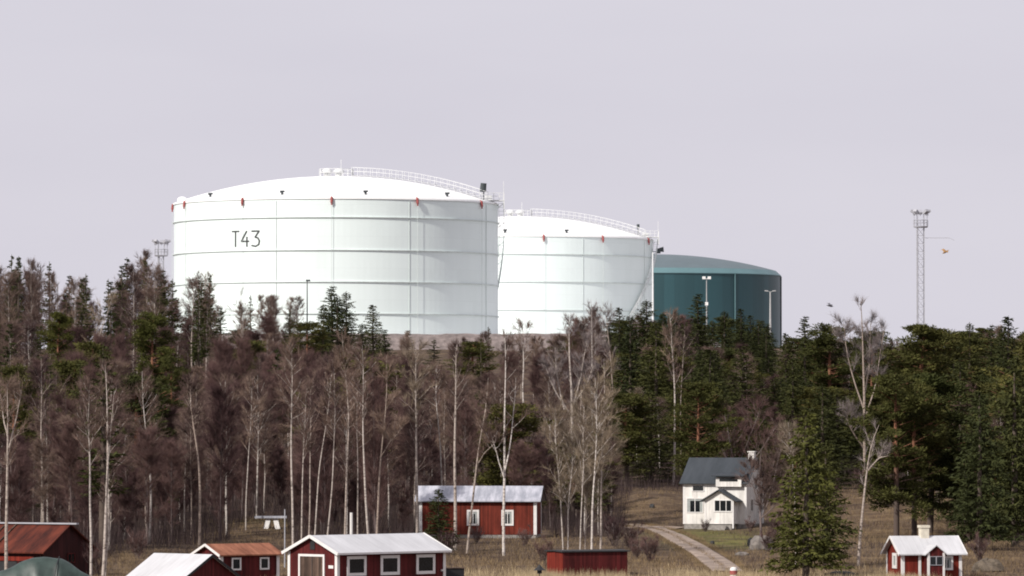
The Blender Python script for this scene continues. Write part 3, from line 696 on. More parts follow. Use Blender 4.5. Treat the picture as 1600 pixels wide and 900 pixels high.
mb = MB().box(2.45, 3.0, -0.3, 0.3, h['zr'] - 0.7, h['zr'] + 0.5).box(2.38, 3.07, -0.37, 0.37, h['zr'] + 0.5, h['zr'] + 0.6)
mb.build('chimney', M['white_wood'], h['roof'])

# small red cottage right
h = house('cottage', 'tiny red cottage with white roof, gabled porch and chimney at lower right', 'cottage', 'L', 1409, 350, 13, 4.25, 3.5, 865.5, 837, M['falu_bright'], M['roof_white'], 0.32, 0.3)
barge(h, (-1, 1), w=0.16); corner_boards(h, 'LRB', 0.18)
s_ = 22.86 * math.cos(R(13)); U = lambda px: (px - 1409) / s_ - 2.125; ZZ = lambda py: at(0, py, 350).z - h['t'].location.z
window(h, 'front', U(1480), ZZ(880), 0.9, 0.98, 2, 1, 0.15, curtain=True)
window(h, 'left', 0.15, ZZ(877), 0.95, 1.05, 1, 1, 0.2, pane_m=M['curtain'])
p0, p1 = U(1444), U(1470); pw = (p0 + p1) / 2; pd = 0.9; pe, pr_ = ZZ(863.5), ZZ(852.5)
pm = MB().prism([(p0, -1.75 - pd, 0), (p0, -1.75 - pd, pe), (pw, -1.75 - pd, pr_ - 0.03), (p1, -1.75 - pd, pe), (p1, -1.75 - pd, 0)][::-1], (0, pd - 0.01, 0)).build('porch', M['falu_dark'], h['t'])
pr2 = MB()
for s in (-1, 1):
    e = pw + s * ((p1 - p0) / 2 + 0.22); ez = pe - (pr_ - pe) / ((p1 - p0) / 2) * 0.22
    poly = [(e, -1.75 - pd - 0.12, ez), (e, -1.75 - pd - 0.12, ez + 0.07), (pw, -1.75 - pd - 0.12, pr_ + 0.07), (pw, -1.75 - pd - 0.12, pr_)]
    pr2.prism(poly if s > 0 else poly[::-1], (0, pd + 0.7, 0))
pr2.build('porch_roof', M['roof_white'], pm)
for x in (p0 - 0.03, p1 - 0.12): MB().box(x, x + 0.15, -1.78 - pd, -1.65 - pd, 0, pe).build('porch_post', M['trim'], pm)
window(dict(t=pm, L=0, W=2 * (1.75 + pd)), 'front', pw, ZZ(876), 0.95, 0.62, 2, 1, 0.04, frame_m=M['galv'], parent=h['t'])
mb = MB(); x = U(1437); mb.box(x - 0.09, x + 0.09, -1.82, -1.755, 0, h['hw'] - 0.05).build('door_frame', M['trim'], h['t'])
ch = MB().box(-0.3, 0.28, -0.3, 0.28, h['zr'] - 0.4, h['zr'] + 0.55).box(-0.36, 0.34, -0.36, 0.34, h['zr'] + 0.55, h['zr'] + 0.72).build('chimney', M['plaster'], h['roof'])

# flat-roofed red shed
h = house('shed', 'low windowless red shed with a flat black roof in front of pale birches', 'shed', 'L', 880, 354, 24, 4.9, 2.7, 861, 858.5, M['falu_dark'], M['roof_black'], 0.12, 0.15)
facebox(h, 'left', -1.3, 1.3, 0.0, h['hw'] - 0.05, 0.003, 0.03, MB()).build('door', M['falu_bright'], h['t'])  # no door: sunlit brighter red of the left side painted as a panel

# ------------------------------------------------------------------ small things
def gp(px, Y): p = at(px, 700, Y); return Vector((p.x, Y, H(p.x, Y)))
p = gp(1146, 349); p.z = at(1146, 908, 349).z
t = thing('beacon', 'short white marker post with a red band at the end of the gravel path', 'marker', p)
MB().lathe([(0.25, 0), (0.25, 0.42)], 20).build('base', M['trim'], t); MB().lathe([(0.25, 0.42), (0.252, 0.72)], 20).build('red_band', M['red_paint'], t)
MB().lathe([(0.25, 0.72), (0.24, 0.82), (0.20, 0.92), (0.02, 0.96)], 20).build('cap', M['trim'], t, smooth=True)
p = gp(843, 347)
t = thing('garden_lantern', 'small dark lantern with a pointed roof left of the flat red shed', 'lantern', p)
MB().bar((0, 0, 0), (0, 0, 0.55), 0.1).box(-0.16, 0.16, -0.16, 0.16, 0.5, 0.72).build('post', M['black'], t)
MB().lathe([(0.42, 0.72), (0.2, 0.9), (0.08, 1.05), (0.01, 1.12)], 8).build('roof', M['black'], t)
p = gp(1146, 349)
p = at(425, 820, 452); p.z = H(p.x, 452)
t = thing('garden_table', 'white garden table with a pale overhanging top on the grass slope', 'table', p)
MB().box(-1.5, 1.3, -0.6, 0.6, 0.92, 1.10).build('tabletop', M['roof_grey'], t)
for s in (-1, 1): MB().bar((s * 0.55, -0.3, -0.1), (s * 0.30, -0.1, 0.92), 0.42, 0.5).bar((s * 0.5, 0.35, -0.1), (s * 0.25, 0.15, 0.92), 0.4, 0.5).build('leg', M['trim'], t)
p = at(445, 800, 368); t = MB().tube([(0, 0, H(p.x, 368) - p.z - 0.3), (0, 0, 0.2)], [0.055, 0.045], 8).build('pole', M['galv'], None, (p.x, 368, p.z)); tag(t, 'thin grey pole standing left of the long boathouse gable', 'pole')
p = at(549, 801, 400); t = MB().tube([(0, 0, H(p.x, 400) - p.z - 0.3), (0, 0, 0)], [0.13, 0.12], 10).build('post', M['trim'], None, (p.x, 400, p.z)); tag(t, 'short thick white post rising behind the long boathouse roof', 'post')
def rock(label, px, Y, w, hh, seed, mat='rock'):
    rng = np.random.default_rng(seed); p = gp(px, Y); bmv = []; n1, n2 = 10, 14
    for i in range(n1 + 1):
        f = math.pi * i / n1
        for j in range(n2):
            a = 2 * math.pi * j / n2; k = 1 + 0.16 * math.sin(3 * a + seed) * math.sin(2 * f) + rng.normal() * 0.05
            bmv.append((w / 2 * math.sin(f) * math.cos(a) * k, w / 2.4 * math.sin(f) * math.sin(a) * k, hh * math.cos(f) * k))
    Fc = [(i * n2 + j, i * n2 + (j + 1) % n2, (i + 1) * n2 + (j + 1) % n2, (i + 1) * n2 + j) for i in range(n1) for j in range(n2)]
    o = MB().add(bmv, Fc).build('boulder', M[mat], None, p); o.location.z += hh * 0.1
    tag(o, label, 'boulder'); return o
rock('large pale grey boulder beside the white house lawn', 1189, 405, 2.1, 1.0, 1)
rock('low pale boulder lying left of the large lawn boulder', 1158, 392, 1.1, 0.25, 2)
rock('round brown boulder at the right edge of the tiny cottage', 1543, 362, 2.3, 0.8, 3, 'brown_rock')
rock('small dark stone on the bank left of the white house', 1019, 498, 0.55, 0.35, 4, 'black')
rock('dark rounded stump-like stone above the large lawn boulder', 1174, 415, 0.7, 0.6, 5, 'black')
rock('small dark stone in the middle of the lawn', 1113, 420, 0.4, 0.25, 6, 'black')
# upturned boat
def boat(label, px, Y, L, wd, hh, rz, mat):
    p = gp(px, Y); V = []; n, k = 12, 7
    for i in range(n + 1):
        u = -1 + 2 * i / n; b = (1 - abs(u) ** 2.4)
        for j in range(k):
            a = math.pi * j / (k - 1); V.append((u * L / 2, math.cos(a) * wd / 2 * max(b, 0.03), math.sin(a) * hh * (0.55 + 0.45 * b)))
    Fc = [(i * k + j, i * k + j + 1, (i + 1) * k + j + 1, (i + 1) * k + j) for i in range(n) for j in range(k - 1)]
    mb = MB().add(V, Fc); mb.bar((-L / 2, 0, hh * 0.6), (L / 2, 0, hh * 0.6), 0.05, 0.1)
    o = mb.build('upturned_boat', mat, None, p); o.rotation_euler.z = rz; tag(o, label, 'boat'); return o
boat('dark upturned rowing boat on the straw below the big spruce', 1314, 352, 2.4, 1.1, 0.5, 0.1, M['black'])
p = gp(708, 345); t = thing('garden_cart', 'dark low wooden crate beside the long boathouse end', 'crate', p, R(20))
MB().box(-0.65, 0.65, -0.4, 0.4, 0.15, 0.95).build('body', M['black'], t); MB().box(-0.72, 0.72, -0.46, 0.46, 0.952, 1.0).build('lid', M['old_wood'], t)
# tarp-covered boat bottom left
def tarp_boat():
    p = gp(62, 322); p.z = 0.6; rng = np.random.default_rng(8)
    xs_ = np.linspace(-3.6, 3.6, 42); V = []; K = 15
    pz = [(-3.6, 1.6), (-2.2, 2.15), (-0.4, 2.95), (1.35, 2.9), (2.3, 2.3), (3.6, 1.5)]
    for i, x in enumerate(xs_):
        top = np.interp(x, [a for a, b in pz], [b for a, b in pz]); wv = 1.5 * (1 - (abs(x) / 4.2) ** 3)
        for j in range(K):
            s = -1 + 2 * j / (K - 1); fold = 0.06 * math.sin(x * 4.2 + s * 3) + 0.05 * math.sin(x * 9 + 2 * s) * abs(s)
            V.append((x, s * wv + fold, top * (1 - 0.93 * abs(s) ** 1.7) + fold * 0.6))
    Fc = [(i * K + j, i * K + j + 1, (i + 1) * K + j + 1, (i + 1) * K + j) for i in range(len(xs_) - 1) for j in range(K - 1)]
    t = thing('covered_boat', 'boat under a draped dark green tarpaulin at the lower left corner', 'boat', p)
    o = MB().add(V, Fc).build('tarpaulin', M['tarp'], t, smooth=True)
    hull = MB(); Vh = []; k = 7
    for i in range(13):
        u = -1 + i / 6; b = 1 - abs(u) ** 2.2
        for j in range(k):
            a = math.pi * j / (k - 1); Vh.append((u * 3.3, math.cos(a) * 1.2 * max(b, 0.05), 0.35 - math.sin(a) * 0.55 * (0.4 + 0.6 * b)))
    hull.add(Vh, [(i * k + j, (i + 1) * k + j, (i + 1) * k + j + 1, i * k + j + 1) for i in range(12) for j in range(k - 1)]); hull.build('hull', M['trim'], t)
    MB().tube([(0.95, -1.5, 0.9), (1.15, -0.7, 2.5), (1.25, 0, 2.98)], 0.035, 6).build('rope', M['black'], t)
tarp_boat()
# birds
def bird(label, px, py, Y, span, mat, tilt):
    V = [(-0.28, 0, 0), (-0.1, 0.05, 0.05), (0.16, 0.04, 0.05), (0.34, 0, 0.03), (-0.1, -0.05, -0.04), (0.16, -0.04, -0.05), (-0.1, -0.05, 0.05), (0.16, -0.04, 0.05), (-0.1, 0.05, -0.04), (0.16, 0.04, -0.05), (0.26, 0.0, 0.08)]
    o = MB().add(V, [(0, 6, 1), (0, 8, 4), (0, 4, 6), (0, 1, 8), (6, 7, 2, 1), (4, 8, 9, 5), (6, 4, 5, 7), (1, 2, 9, 8), (7, 3, 2), (5, 9, 3), (7, 5, 3), (2, 3, 9)])
    for s in (-1, 1):
        o.add([(-0.08, s * 0.04, 0.03), (0.14, s * 0.04, 0.03), (0.12, s * span * 0.28, 0.16), (-0.06, s * span * 0.3, 0.15), (-0.12, s * span * 0.5, 0.08), (0.03, s * 0.04, 0.06), (0.03, s * span * 0.28, 0.18)],
              [(0, 1, 2, 3), (3, 2, 4), (0, 3, 6, 5), (5, 6, 2, 1), (3, 4, 6), (6, 4, 2)])
    b = o.build('bird', mat, None, at(px, py, Y)); b.rotation_euler = (R(15), R(-tilt), R(25)); b.scale = (2.2, 2.2, 2.2)
    tag(b, label, 'bird')
bird('small brown bird flying right of the tall lattice mast', 1477, 394, 800, 1.0, plain('brown_feathers', (0.30, 0.17, 0.07)), 25)

bird('small grey bird low over the trees left of the broad airy birch', 1296, 478, 800, 0.8, plain('grey_feathers', (0.16, 0.16, 0.18)), -10)

# ------------------------------------------------------------------ trees: generators
REVEAL = []
def gen_bare(seed, stems, r0, cs=0.45, spread=2.6, limbs=26, subs=7, twigs=18, up=0.8, droop=0.0, tl=(0.35, 0.9), tw=0.028, side=5, limb_r=0.3):
    """stems: list of poly-lines in local space. Returns trunk arrays, crown arrays"""
    rng = np.random.default_rng(seed); TV, TF, CV, CF = [], [], [], []; nt_ = nc_ = 0
    def addt(V, Fa):
        nonlocal nt_; TV.append(V); TF.append(np.asarray(Fa) + nt_); nt_ += len(V)
    def addc(V, Fa):
        nonlocal nc_; CV.append(V); CF.append(np.asarray(Fa) + nc_); nc_ += len(V)
    nst = len(stems); bases, dirs = [], []
    for si, st in enumerate(stems):
        P = np.asarray(st, float); seg = np.linalg.norm(np.diff(P, axis=0), axis=1); cum = np.concatenate([[0], np.cumsum(seg)]); Ltot = cum[-1]
        tt = np.linspace(0, 1, 12); Q = np.stack([np.interp(tt * Ltot, cum, P[:, k]) for k in range(3)], -1)
        Q[1:-1] += rng.normal(size=(10, 3)) * np.array([0.05, 0.05, 0])
        for _s in range(2): Q[1:-1] = (Q[:-2] + 2 * Q[1:-1] + Q[2:]) / 4
        rs = 0.88 * (r0 if si == 0 else r0 * 0.5) * ((1 - tt) ** 0.8 * 0.88 + 0.12)
        addt(*tube_arr(Q, rs, side))
        rng.random(); c0 = cs if si == 0 else min(cs, 0.35)
        for _ in range(max(4, limbs // nst)):
            t = c0 + (0.97 - c0) * rng.random() ** 0.85; o = np.array([np.interp(t, tt, Q[:, k]) for k in range(3)])
            az = rng.random() * 2 * math.pi; rel = (t - c0) / (1 - c0 + 1e-6)
            ln = spread * (0.35 + 0.75 * math.sin(math.pi * min(1, 0.22 + rel * 0.75))) * (0.7 + 0.5 * rng.random()) * (0.75 if nst > 1 else 1)
            el = up * (0.75 + 0.5 * rng.random()); d = np.array([math.cos(az) * math.cos(el), math.sin(az) * math.cos(el), math.sin(el)])
            pts = [o]; dd = d.copy()
            for k in range(4):
                dd = dd + rng.normal(size=3) * 0.12 + np.array([0, 0, 0.10 if droop < 0.5 else -0.05 * k]); dd /= np.linalg.norm(dd); pts.append(pts[-1] + dd * ln / 4)
            lr = max(0.02, np.interp(t, tt, rs) * limb_r)
            addt(*tube_arr(pts, np.linspace(lr, 0.012, 5), 3))
            Pp = np.array(pts)
            for _ in range(subs):
                q = rng.random() ** 0.7; o2 = np.array([np.interp(q, np.linspace(0, 1, 5), Pp[:, k]) for k in range(3)])
                d2 = d + rng.normal(size=3) * 0.6; d2[2] += 0.2 - droop * 0.5; d2 /= np.linalg.norm(d2); l2 = ln * (0.22 + 0.3 * rng.random())
                bases.append(o2); dirs.append(d2 * l2)
    bases = np.array(bases); dirs = np.array(dirs); n = len(bases)
    V, T = slivers(rng, bases, dirs, np.linalg.norm(dirs, axis=1), np.full(n, tw * 1.7)); addc(V, T)
    idx = rng.integers(0, n, n * twigs); f = rng.random(n * twigs)[:, None]
    B = bases[idx] + dirs[idx] * f; dn = dirs[idx] / np.linalg.norm(dirs[idx], axis=1)[:, None]
    D = dn * 0.8 + rng.normal(size=(len(B), 3)) * 0.36; D[:, 2] += 0.5 - droop
    V, T = slivers(rng, B, D, rng.uniform(tl[0], tl[1], len(B)), rng.uniform(0.6, 1.2, len(B)) * tw); addc(V, T)
    return (np.concatenate(TV), np.concatenate(TF)), (np.concatenate(CV), np.concatenate(CF))

def gen_spruce(seed, h=18.0, rb=2.8, dens=1.0, sparse=0.0, base=0.05):
    rng = np.random.default_rng(seed); Vs, Ds, Ls, Ws = [], [], [], []
    z = h * base
    while z < h * 0.985:
        f = z / h; rr = rb * ((1 - f) ** 0.66) * 0.95 * (0.72 + 0.5 * rng.random()) + 0.12
        nb = int((5 + 7 * (1 - f)) * dens)
        for _ in range(nb):
            if rng.random() < sparse: continue
            az = rng.random() * 2 * math.pi; l = rr * rng.uniform(0.65, 1.15); el = -0.35 + 0.9 * f ** 2 + rng.normal() * 0.1
            m = int(8 + 16 * l / rb); q = rng.random(m) ** 0.75
            dirv = np.array([math.cos(az), math.sin(az), 0])
            curve = q * l; zz_ = z + math.tan(el) * curve * 0.6 + 0.10 * q ** 2 * l
            P = dirv[None, :] * curve[:, None]; P[:, 2] = zz_ + rng.normal(size=m) * 0.05
            P[:, :2] += rng.normal(size=(m, 2)) * 0.06 * l
            D = dirv[None, :] * 0.9 + rng.normal(size=(m, 3)) * 0.55; D[:, 2] -= 0.25
            Vs.append(P); Ds.append(D); Ls.append(rng.uniform(0.25, 0.62, m) * (0.55 + 0.45 * (1 - f))); Ws.append(rng.uniform(0.10, 0.22, m))
        z += rng.uniform(0.22, 0.42) / dens ** 0.5
    m = 30; P = np.zeros((m, 3)); P[:, 2] = np.linspace(h * 0.9, h, m); D = rng.normal(size=(m, 3)) * 0.4; D[:, 2] += 0.5
    Vs.append(P); Ds.append(D); Ls.append(np.linspace(0.4, 0.2, m)); Ws.append(np.full(m, 0.07))
    cr = slivers(rng, np.concatenate(Vs), np.concatenate(Ds), np.concatenate(Ls), np.concatenate(Ws))
    tr = tube_arr([(0, 0, -0.4), (0, 0, h * 0.3), (0.05, 0, h * 0.7), (0, 0, h * 0.97)], [0.24, 0.19, 0.1, 0.03], 7)
    return (tr[0], np.asarray(tr[1])), cr

def gen_pine(seed, h=17.0, rb=2.7, base=0.42, n_br=44, flat=0.5):
    rng = np.random.default_rng(seed); TV, TF = [], []; n0 = 0
    tp = np.array([(0, 0, -0.4), (rng.normal() * .15, 0, h * .3), (rng.normal() * .25, rng.normal() * .2, h * .65), (rng.normal() * .2, 0, h * .95)])
    V, Fa = tube_arr(tp, [0.25, 0.21, 0.15, 0.05], 7); TV.append(V); TF.append(np.asarray(Fa)); n0 = len(V)
    Vs, Ds, Ls, Ws = [], [], [], []
    for i in range(n_br):
        f = base + (0.98 - base) * (i + rng.random()) / n_br; rel = (f - base) / (1 - base)
        rr = rb * (0.40 + 0.72 * math.sin(math.pi * min(1.0, 0.25 + 0.62 * rel))) * rng.uniform(0.5, 1.12)
        if rel > 0.85: rr *= 0.75
        az = rng.random() * 2 * math.pi; el = rng.uniform(-0.05, 0.5) + rel * 0.35
        o = np.array([np.interp(f * h, tp[:, 2], tp[:, k]) for k in range(3)]); d = np.array([math.cos(az) * math.cos(el), math.sin(az) * math.cos(el), math.sin(el)])
        e = o + d * rr; V, Fa = tube_arr([o, o + d * rr * 0.5 + np.array([0, 0, -0.1]), e], [0.06, 0.04, 0.02], 3)
        TV.append(V); TF.append(np.asarray(Fa) + n0); n0 += len(V)
        for _ in range(rng.integers(2, 5)):
            c = o + d * rr * rng.uniform(0.45, 1.05) + rng.normal(size=3) * 0.25; s = rng.uniform(0.5, 0.95); m = int(120 * s)
            u = rng.normal(size=(m, 3)); u /= np.linalg.norm(u, axis=1)[:, None]; rad = rng.random(m) ** 0.5
            P = c + u * rad[:, None] * np.array([s, s, s * flat]); D = u + rng.normal(size=(m, 3)) * 0.4; D[:, 2] += 0.5
            Vs.append(P); Ds.append(D); Ls.append(rng.uniform(0.16, 0.42, m)); Ws.append(rng.uniform(0.09, 0.18, m))
    cr = slivers(rng, np.concatenate(Vs), np.concatenate(Ds), np.concatenate(Ls), np.concatenate(Ws))
    return (np.concatenate(TV), np.concatenate(TF)), cr

PROTO = {}
def proto(kind, i, gen, tm, cm):
    tr, cr = gen; a = fast_mesh('trunk', *tr, M[tm]); b = fast_mesh('crown', *cr, M[cm]); PROTO.setdefault(kind, []).append((a, b))
def stem(seed, h, lean=0.4):
    r = np.random.default_rng(seed + 900); x = r.normal() * lean; y = r.normal() * lean
    return [(0, 0, -0.4), (x * 0.2 + r.normal() * .1, y * 0.2, h * 0.3), (x * 0.7 + r.normal() * .15, y * 0.6, h * 0.62), (x, y, h)]
for i in range(5): proto('birch', i, gen_bare(10 + i, [stem(i, 16)], 0.11, 0.38, 2.0, 40, 8, 24, 0.95, 0.15, tl=(0.35, 1.0), tw=0.019), 'birch_bark', 'twig_birch')
for i in range(6): proto('alder', i, gen_bare(30 + i, [stem(i + 20, 14), stem(i + 40, 11.5, 1.4)] if i % 2 else [stem(i + 20, 14)], 0.085, 0.16, 2.3, 54, 8, 26, 1.0, -0.1, tl=(0.4, 1.4), tw=0.017), 'alder_bark', 'twig_alder')
for i in range(4): proto('spruce', i, gen_spruce(50 + i, 18, 2.7 + 0.2 * i), 'spruce_bark', 'spruce_leaf')
for i in range(2): proto('thin_spruce', i, gen_spruce(60 + i, 18, 1.9, 0.75, 0.25, 0.3), 'spruce_bark', 'spruce_leaf')
for i in range(5): proto('pine', i, gen_pine(70 + i, 17, 2.6 + 0.2 * i, 0.40 if i < 2 else 0.16, 48 if i < 2 else 80), 'pine_bark', 'pine_leaf')
for i in range(2): proto('bushy_spruce', i, gen_spruce(80 + i, 12, 2.75, 1.15, 0.12, 0.09), 'spruce_bark', 'spruce_warm')
for i in range(4): proto('bush', i, gen_bare(90 + i, [[(0, 0, -0.2), (math.cos(a) * .3, math.sin(a) * .3, 0.7), (math.cos(a) * (.5 + .12 * (a % 2)), math.sin(a) * .7, 1.6 + 0.6 * math.sin(a * 5 + i))] for a in np.arange(9) * 0.7], 0.022, 0.05, 0.75, 50, 5, 8, 1.1, -0.2, (0.2, 0.6), 0.013, 3, 0.6), 'alder_bark', 'twig_alder')

NAMES = dict(birch='birch_tree', alder='alder_tree', spruce='spruce_tree', thin_spruce='spruce_tree', pine='pine_tree', bushy_spruce='spruce_tree', bush='bush')
CAT = dict(bush='bush')
def plant(kind, idx, x, y, h_scale, w_scale, rz, label, group=None, mats=None):
    a, b = PROTO[kind][idx % len(PROTO[kind])]
    r = thing(NAMES[kind], label, CAT.get(kind, 'tree'), (x, y, H(x, y)), rz, group); r.scale = (w_scale, w_scale, h_scale)
    if kind == 'bush': parts = (('stems', a), ('twigs', b))
    else: parts = (('trunk', a), ('crown', b))
    for nm, m_ in parts:
        o = bpy.data.objects.new(nm, m_); COL.objects.link(o); o.parent = r
        if nm == 'crown' and mats: o.material_slots[0].link = 'OBJECT'; o.material_slots[0].material = M[mats]
    return r

# ------------------------------------------------------------------ hero bare trees (trunks traced in place)
hero_n = 0
def hero(label, Y, stems_px, r0, cs=0.5, spread=1.8, crown='twig_birch', bark='birch_bark', name='birch_tree', **kw):
    global hero_n; hero_n += 1
    if Y > 500:
        ax = [q[0] for st in stems_px for q in st]; REVEAL.append(((min(ax) + max(ax)) / 2, (max(ax) - min(ax)) / 2 + 5, Y, stems_px[0][0][1] - 25))
    bx, _ = stems_px[0][0]; p = at(bx, 800, Y); z0 = H(p.x, Y); S = []; rng = np.random.default_rng(hero_n + 400)
    for si, st in enumerate(stems_px):
        pts = []; depth = rng.normal() * (0.5 if si == 0 else 1.3)
        for k, (px, py) in enumerate(st):
            q = at(px, py, Y); z = q.z - z0
            if si == 0 and k == 0: z = -0.4
            pts.append((q.x - p.x, depth * (k / max(1, len(st) - 1)), z))
        S.append(pts)
    tr, cr = gen_bare(hero_n + 200, S, r0, cs, spread, **kw)
    t = thing(name, label, 'tree', (p.x, Y, z0)); 
    for nm, (V, T), m_ in (('trunk', tr, bark), ('crown', cr, crown)):
        o = bpy.data.objects.new(nm, fast_mesh(nm, V, T, M[m_])); COL.objects.link(o); o.parent = t
    return t
B = dict(limbs=22, subs=6, twigs=14)
hero('forked pale birch in front of the rusty barn at the left edge', 346, [[(9, 890), (10, 800), (13, 720), (14, 660), (12, 600)], [(14, 700), (24, 660), (34, 610)], [(13, 690), (4, 650), (-4, 610)]], 0.16, 0.55, 2.2, **B)
hero('slender birch rising behind the rusty barn roof', 420, [[(68, 830), (66, 740), (62, 680), (66, 610), (64, 560)]], 0.13, 0.5, 1.6, **B)
hero('straight birch close right of the rusty barn', 352, [[(142, 895), (141, 800), (140, 740), (137, 680), (140, 600)]], 0.12, 0.55, 1.5, **B)
hero('twin-stemmed birch left of the plain white roof', 350, [[(160, 905), (166, 790), (168, 700), (168, 650), (164, 570)], [(166, 790), (167, 740), (176, 660), (180, 610)], [(164, 905), (170, 820), (169, 740)]], 0.15, 0.5, 1.8, **B)
hero('gently bent birch above the right end of the plain white roof', 420, [[(233, 862), (236, 760), (231, 690), (223, 640), (222, 580)]], 0.13, 0.5, 1.5, **B)
hero('birch with leaning white trunk behind the rusty-roofed shed', 408, [[(311, 856), (313, 760), (307, 700), (297, 640), (296, 585)]], 0.15, 0.6, 1.5, **B)
hero('faint thin birch left of the garden table', 450, [[(384, 830), (385, 740), (392, 670), (394, 590)]], 0.08, 0.5, 1.3, **B)
mids = [((458, 840), (456, 740), (453, 660), (457, 580), (455, 530)), ((471, 838), (473, 730), (476, 670), (480, 600)), ((482, 838), (485, 740), (486, 670), (484, 590)),
        ((491, 836), (497, 740), (508, 670), (518, 600), (520, 555)), ((509, 838), (519, 740), (524, 650), (522, 575)), ((538, 836), (541, 740), (547, 650), (538, 570), (534, 520)),
        ((558, 836), (559, 740), (557, 660), (560, 570)), ((578, 836), (569, 760), (567, 670), (570, 600), (566, 540)), ((587, 836), (592, 740), (600, 670), (606, 600), (604, 555))]
where = ['left end above the boathouse gable', 'second from the left', 'third from the left', 'leaning right above the gable ridge', 'fifth from the left', 'tall and straight at mid roof', 'thin, just right of the white post', 'curving inward at its foot', 'rightmost, with a side branch']
for i, (m_, wq) in enumerate(zip(mids, where)):
    st = [list(m_)]
    if i == 8: st.append([(594, 715), (610, 690), (632, 665)])
    hero('birch in the row behind the long boathouse, ' + wq, 392 + (i * 7) % 24, st, 0.12 if i in (0, 5, 7, 8) else 0.085, 0.55, 1.5, **B)
hero('tall straight white birch at the left end of the grey-roofed barn', 420, [[(652, 862), (652, 760), (651, 680), (649, 600), (650, 540)]], 0.15, 0.6, 1.6, crown='twig_pale', **B)
hero('thin bent birch rising behind the grey barn roof', 470, [[(691, 775), (690, 720), (686, 660), (680, 620), (683, 570)]], 0.10, 0.6, 1.4, **B)
hero('tall thick white birch crossing the grey barn roof', 408, [[(711, 868), (711, 760), (711, 660), (712, 580), (713, 540)]], 0.18, 0.62, 1.5, **B)
hero('leaning birch crossing the left white barn window', 400, [[(729, 880), (736, 800), (742, 740), (748, 690), (759, 640), (763, 590)], [(746, 725), (760, 705), (775, 690)]], 0.12, 0.6, 1.3, **B)
hero('tall forked birch crossing the right white barn window', 395, [[(787, 878), (786, 800), (789, 740), (788, 660), (790, 590), (789, 520)], [(789, 735), (797, 700), (803, 640), (806, 590)], [(787, 745), (776, 710), (768, 680)]], 0.15, 0.5, 1.9, **B)
hero('pale birch standing alone before the gravel bund', 720, [[(818, 660), (817, 600), (819, 560), (816, 505)]], 0.16, 0.5, 2.0, **B)
hero('large many-forked silver birch below the second white tank', 590, [[(893, 720), (894, 650), (893, 600), (889, 560), (889, 495)], [(894, 640), (905, 600), (912, 560), (918, 530)], [(893, 650), (878, 630), (862, 600), (850, 565)], [(894, 635), (915, 605), (928, 570)], [(882, 640), (872, 600), (868, 560)]], 0.26, 0.35, 2.4, crown='twig_grey', limbs=50, subs=7, twigs=18, limb_r=0.3)
hero('slender pale birch just left of the dark spruces', 640, [[(958, 640), (957, 600), (954, 560), (947, 500), (945, 480)]], 0.15, 0.5, 1.9, crown='twig_grey', **B)
hero('wispy birch with its top before the second white tank', 650, [[(926, 600), (925, 540), (926, 500), (924, 470)]], 0.10, 0.3, 1.7, crown='twig_grey', **B)
for i, (a, yy) in enumerate((([(880, 862), (878, 800), (872, 740), (866, 690), (868, 640)], 404), ([(886, 862), (887, 790), (894, 740), (897, 680)], 400), ([(906, 862), (908, 790), (912, 730), (910, 660), (914, 620)], 398),
                             ([(924, 860), (926, 790), (930, 720), (933, 660), (930, 590)], 396), ([(938, 860), (940, 790), (940, 700), (946, 640), (944, 560)], 402), ([(914, 860), (916, 800), (913, 750)], 406))):
    hero('yellowish birch in the clump behind the flat red shed, ' + ['leftmost stem', 'second stem', 'third stem', 'stout whitest stem', 'tallest stem at the right', 'shortest stem'][i], yy, [a], 0.11 if i in (3, 4) else 0.07, 0.35, 2.0, crown='twig_pale', limbs=26, subs=6, twigs=16)
hero('tall pale birch before the black spruces left of the white house', 540, [[(1052, 758), (1055, 700), (1055, 640), (1052, 580), (1049, 520), (1047, 490)]], 0.16, 0.55, 1.7, **B)
hero('thin brown-topped birch right beside the tall pale one', 560, [[(1063, 745), (1064, 680), (1063, 620), (1068, 560), (1071, 510)]], 0.10, 0.5, 1.8, **B)
hero('wide bare tree with purplish twigs behind the white house', 520, [[(1150, 800), (1148, 740), (1140, 690), (1130, 640)], [(1148, 740), (1170, 690), (1190, 635)], [(1148, 735), (1120, 690), (1105, 645)], [(1149, 745), (1185, 710), (1215, 660)]], 0.2, 0.2, 3.0, 'twig_alder', 'alder_bark', 'alder_tree', limbs=60, subs=7, twigs=20)
hero('bare garden tree with reddish twigs at the right corner of the white house', 440, [[(1188, 835), (1188, 790), (1186, 750), (1190, 700)], [(1188, 800), (1176, 760), (1168, 725)], [(1188, 800), (1202, 760), (1214, 700)], [(1189, 810), (1212, 790), (1232, 745)], [(1188, 815), (1205, 770), (1225, 680)]], 0.13, 0.15, 2.2, 'twig_birch', 'alder_bark', 'apple_tree', limbs=60, subs=6, twigs=14)
hero('large white birch with a broad airy crown above the right-hand pines', 560, [[(1350, 760), (1351, 690), (1351, 640), (1350, 590), (1349, 540), (1345, 470)], [(1351, 655), (1368, 610), (1374, 560), (1385, 500)], [(1350, 640), (1336, 600), (1325, 560), (1318, 500)], [(1350, 620), (1360, 570), (1362, 500)], [(1350, 700), (1328, 670), (1316, 640)]], 0.24, 0.52, 2.3, crown='twig_grey', limbs=56, subs=8, twigs=20, limb_r=0.22, tl=(0.4, 1.1), tw=0.02)
hero('crooked white birch with bare top bending right beside the big spruce', 372, [[(1341, 893), (1345, 830), (1350, 780), (1357, 720), (1360, 690), (1374, 664)], [(1357, 735), (1372, 715), (1388, 712)]], 0.15, 0.5, 1.8, crown='twig_grey', limbs=12, subs=5, twigs=10, tw=0.02)
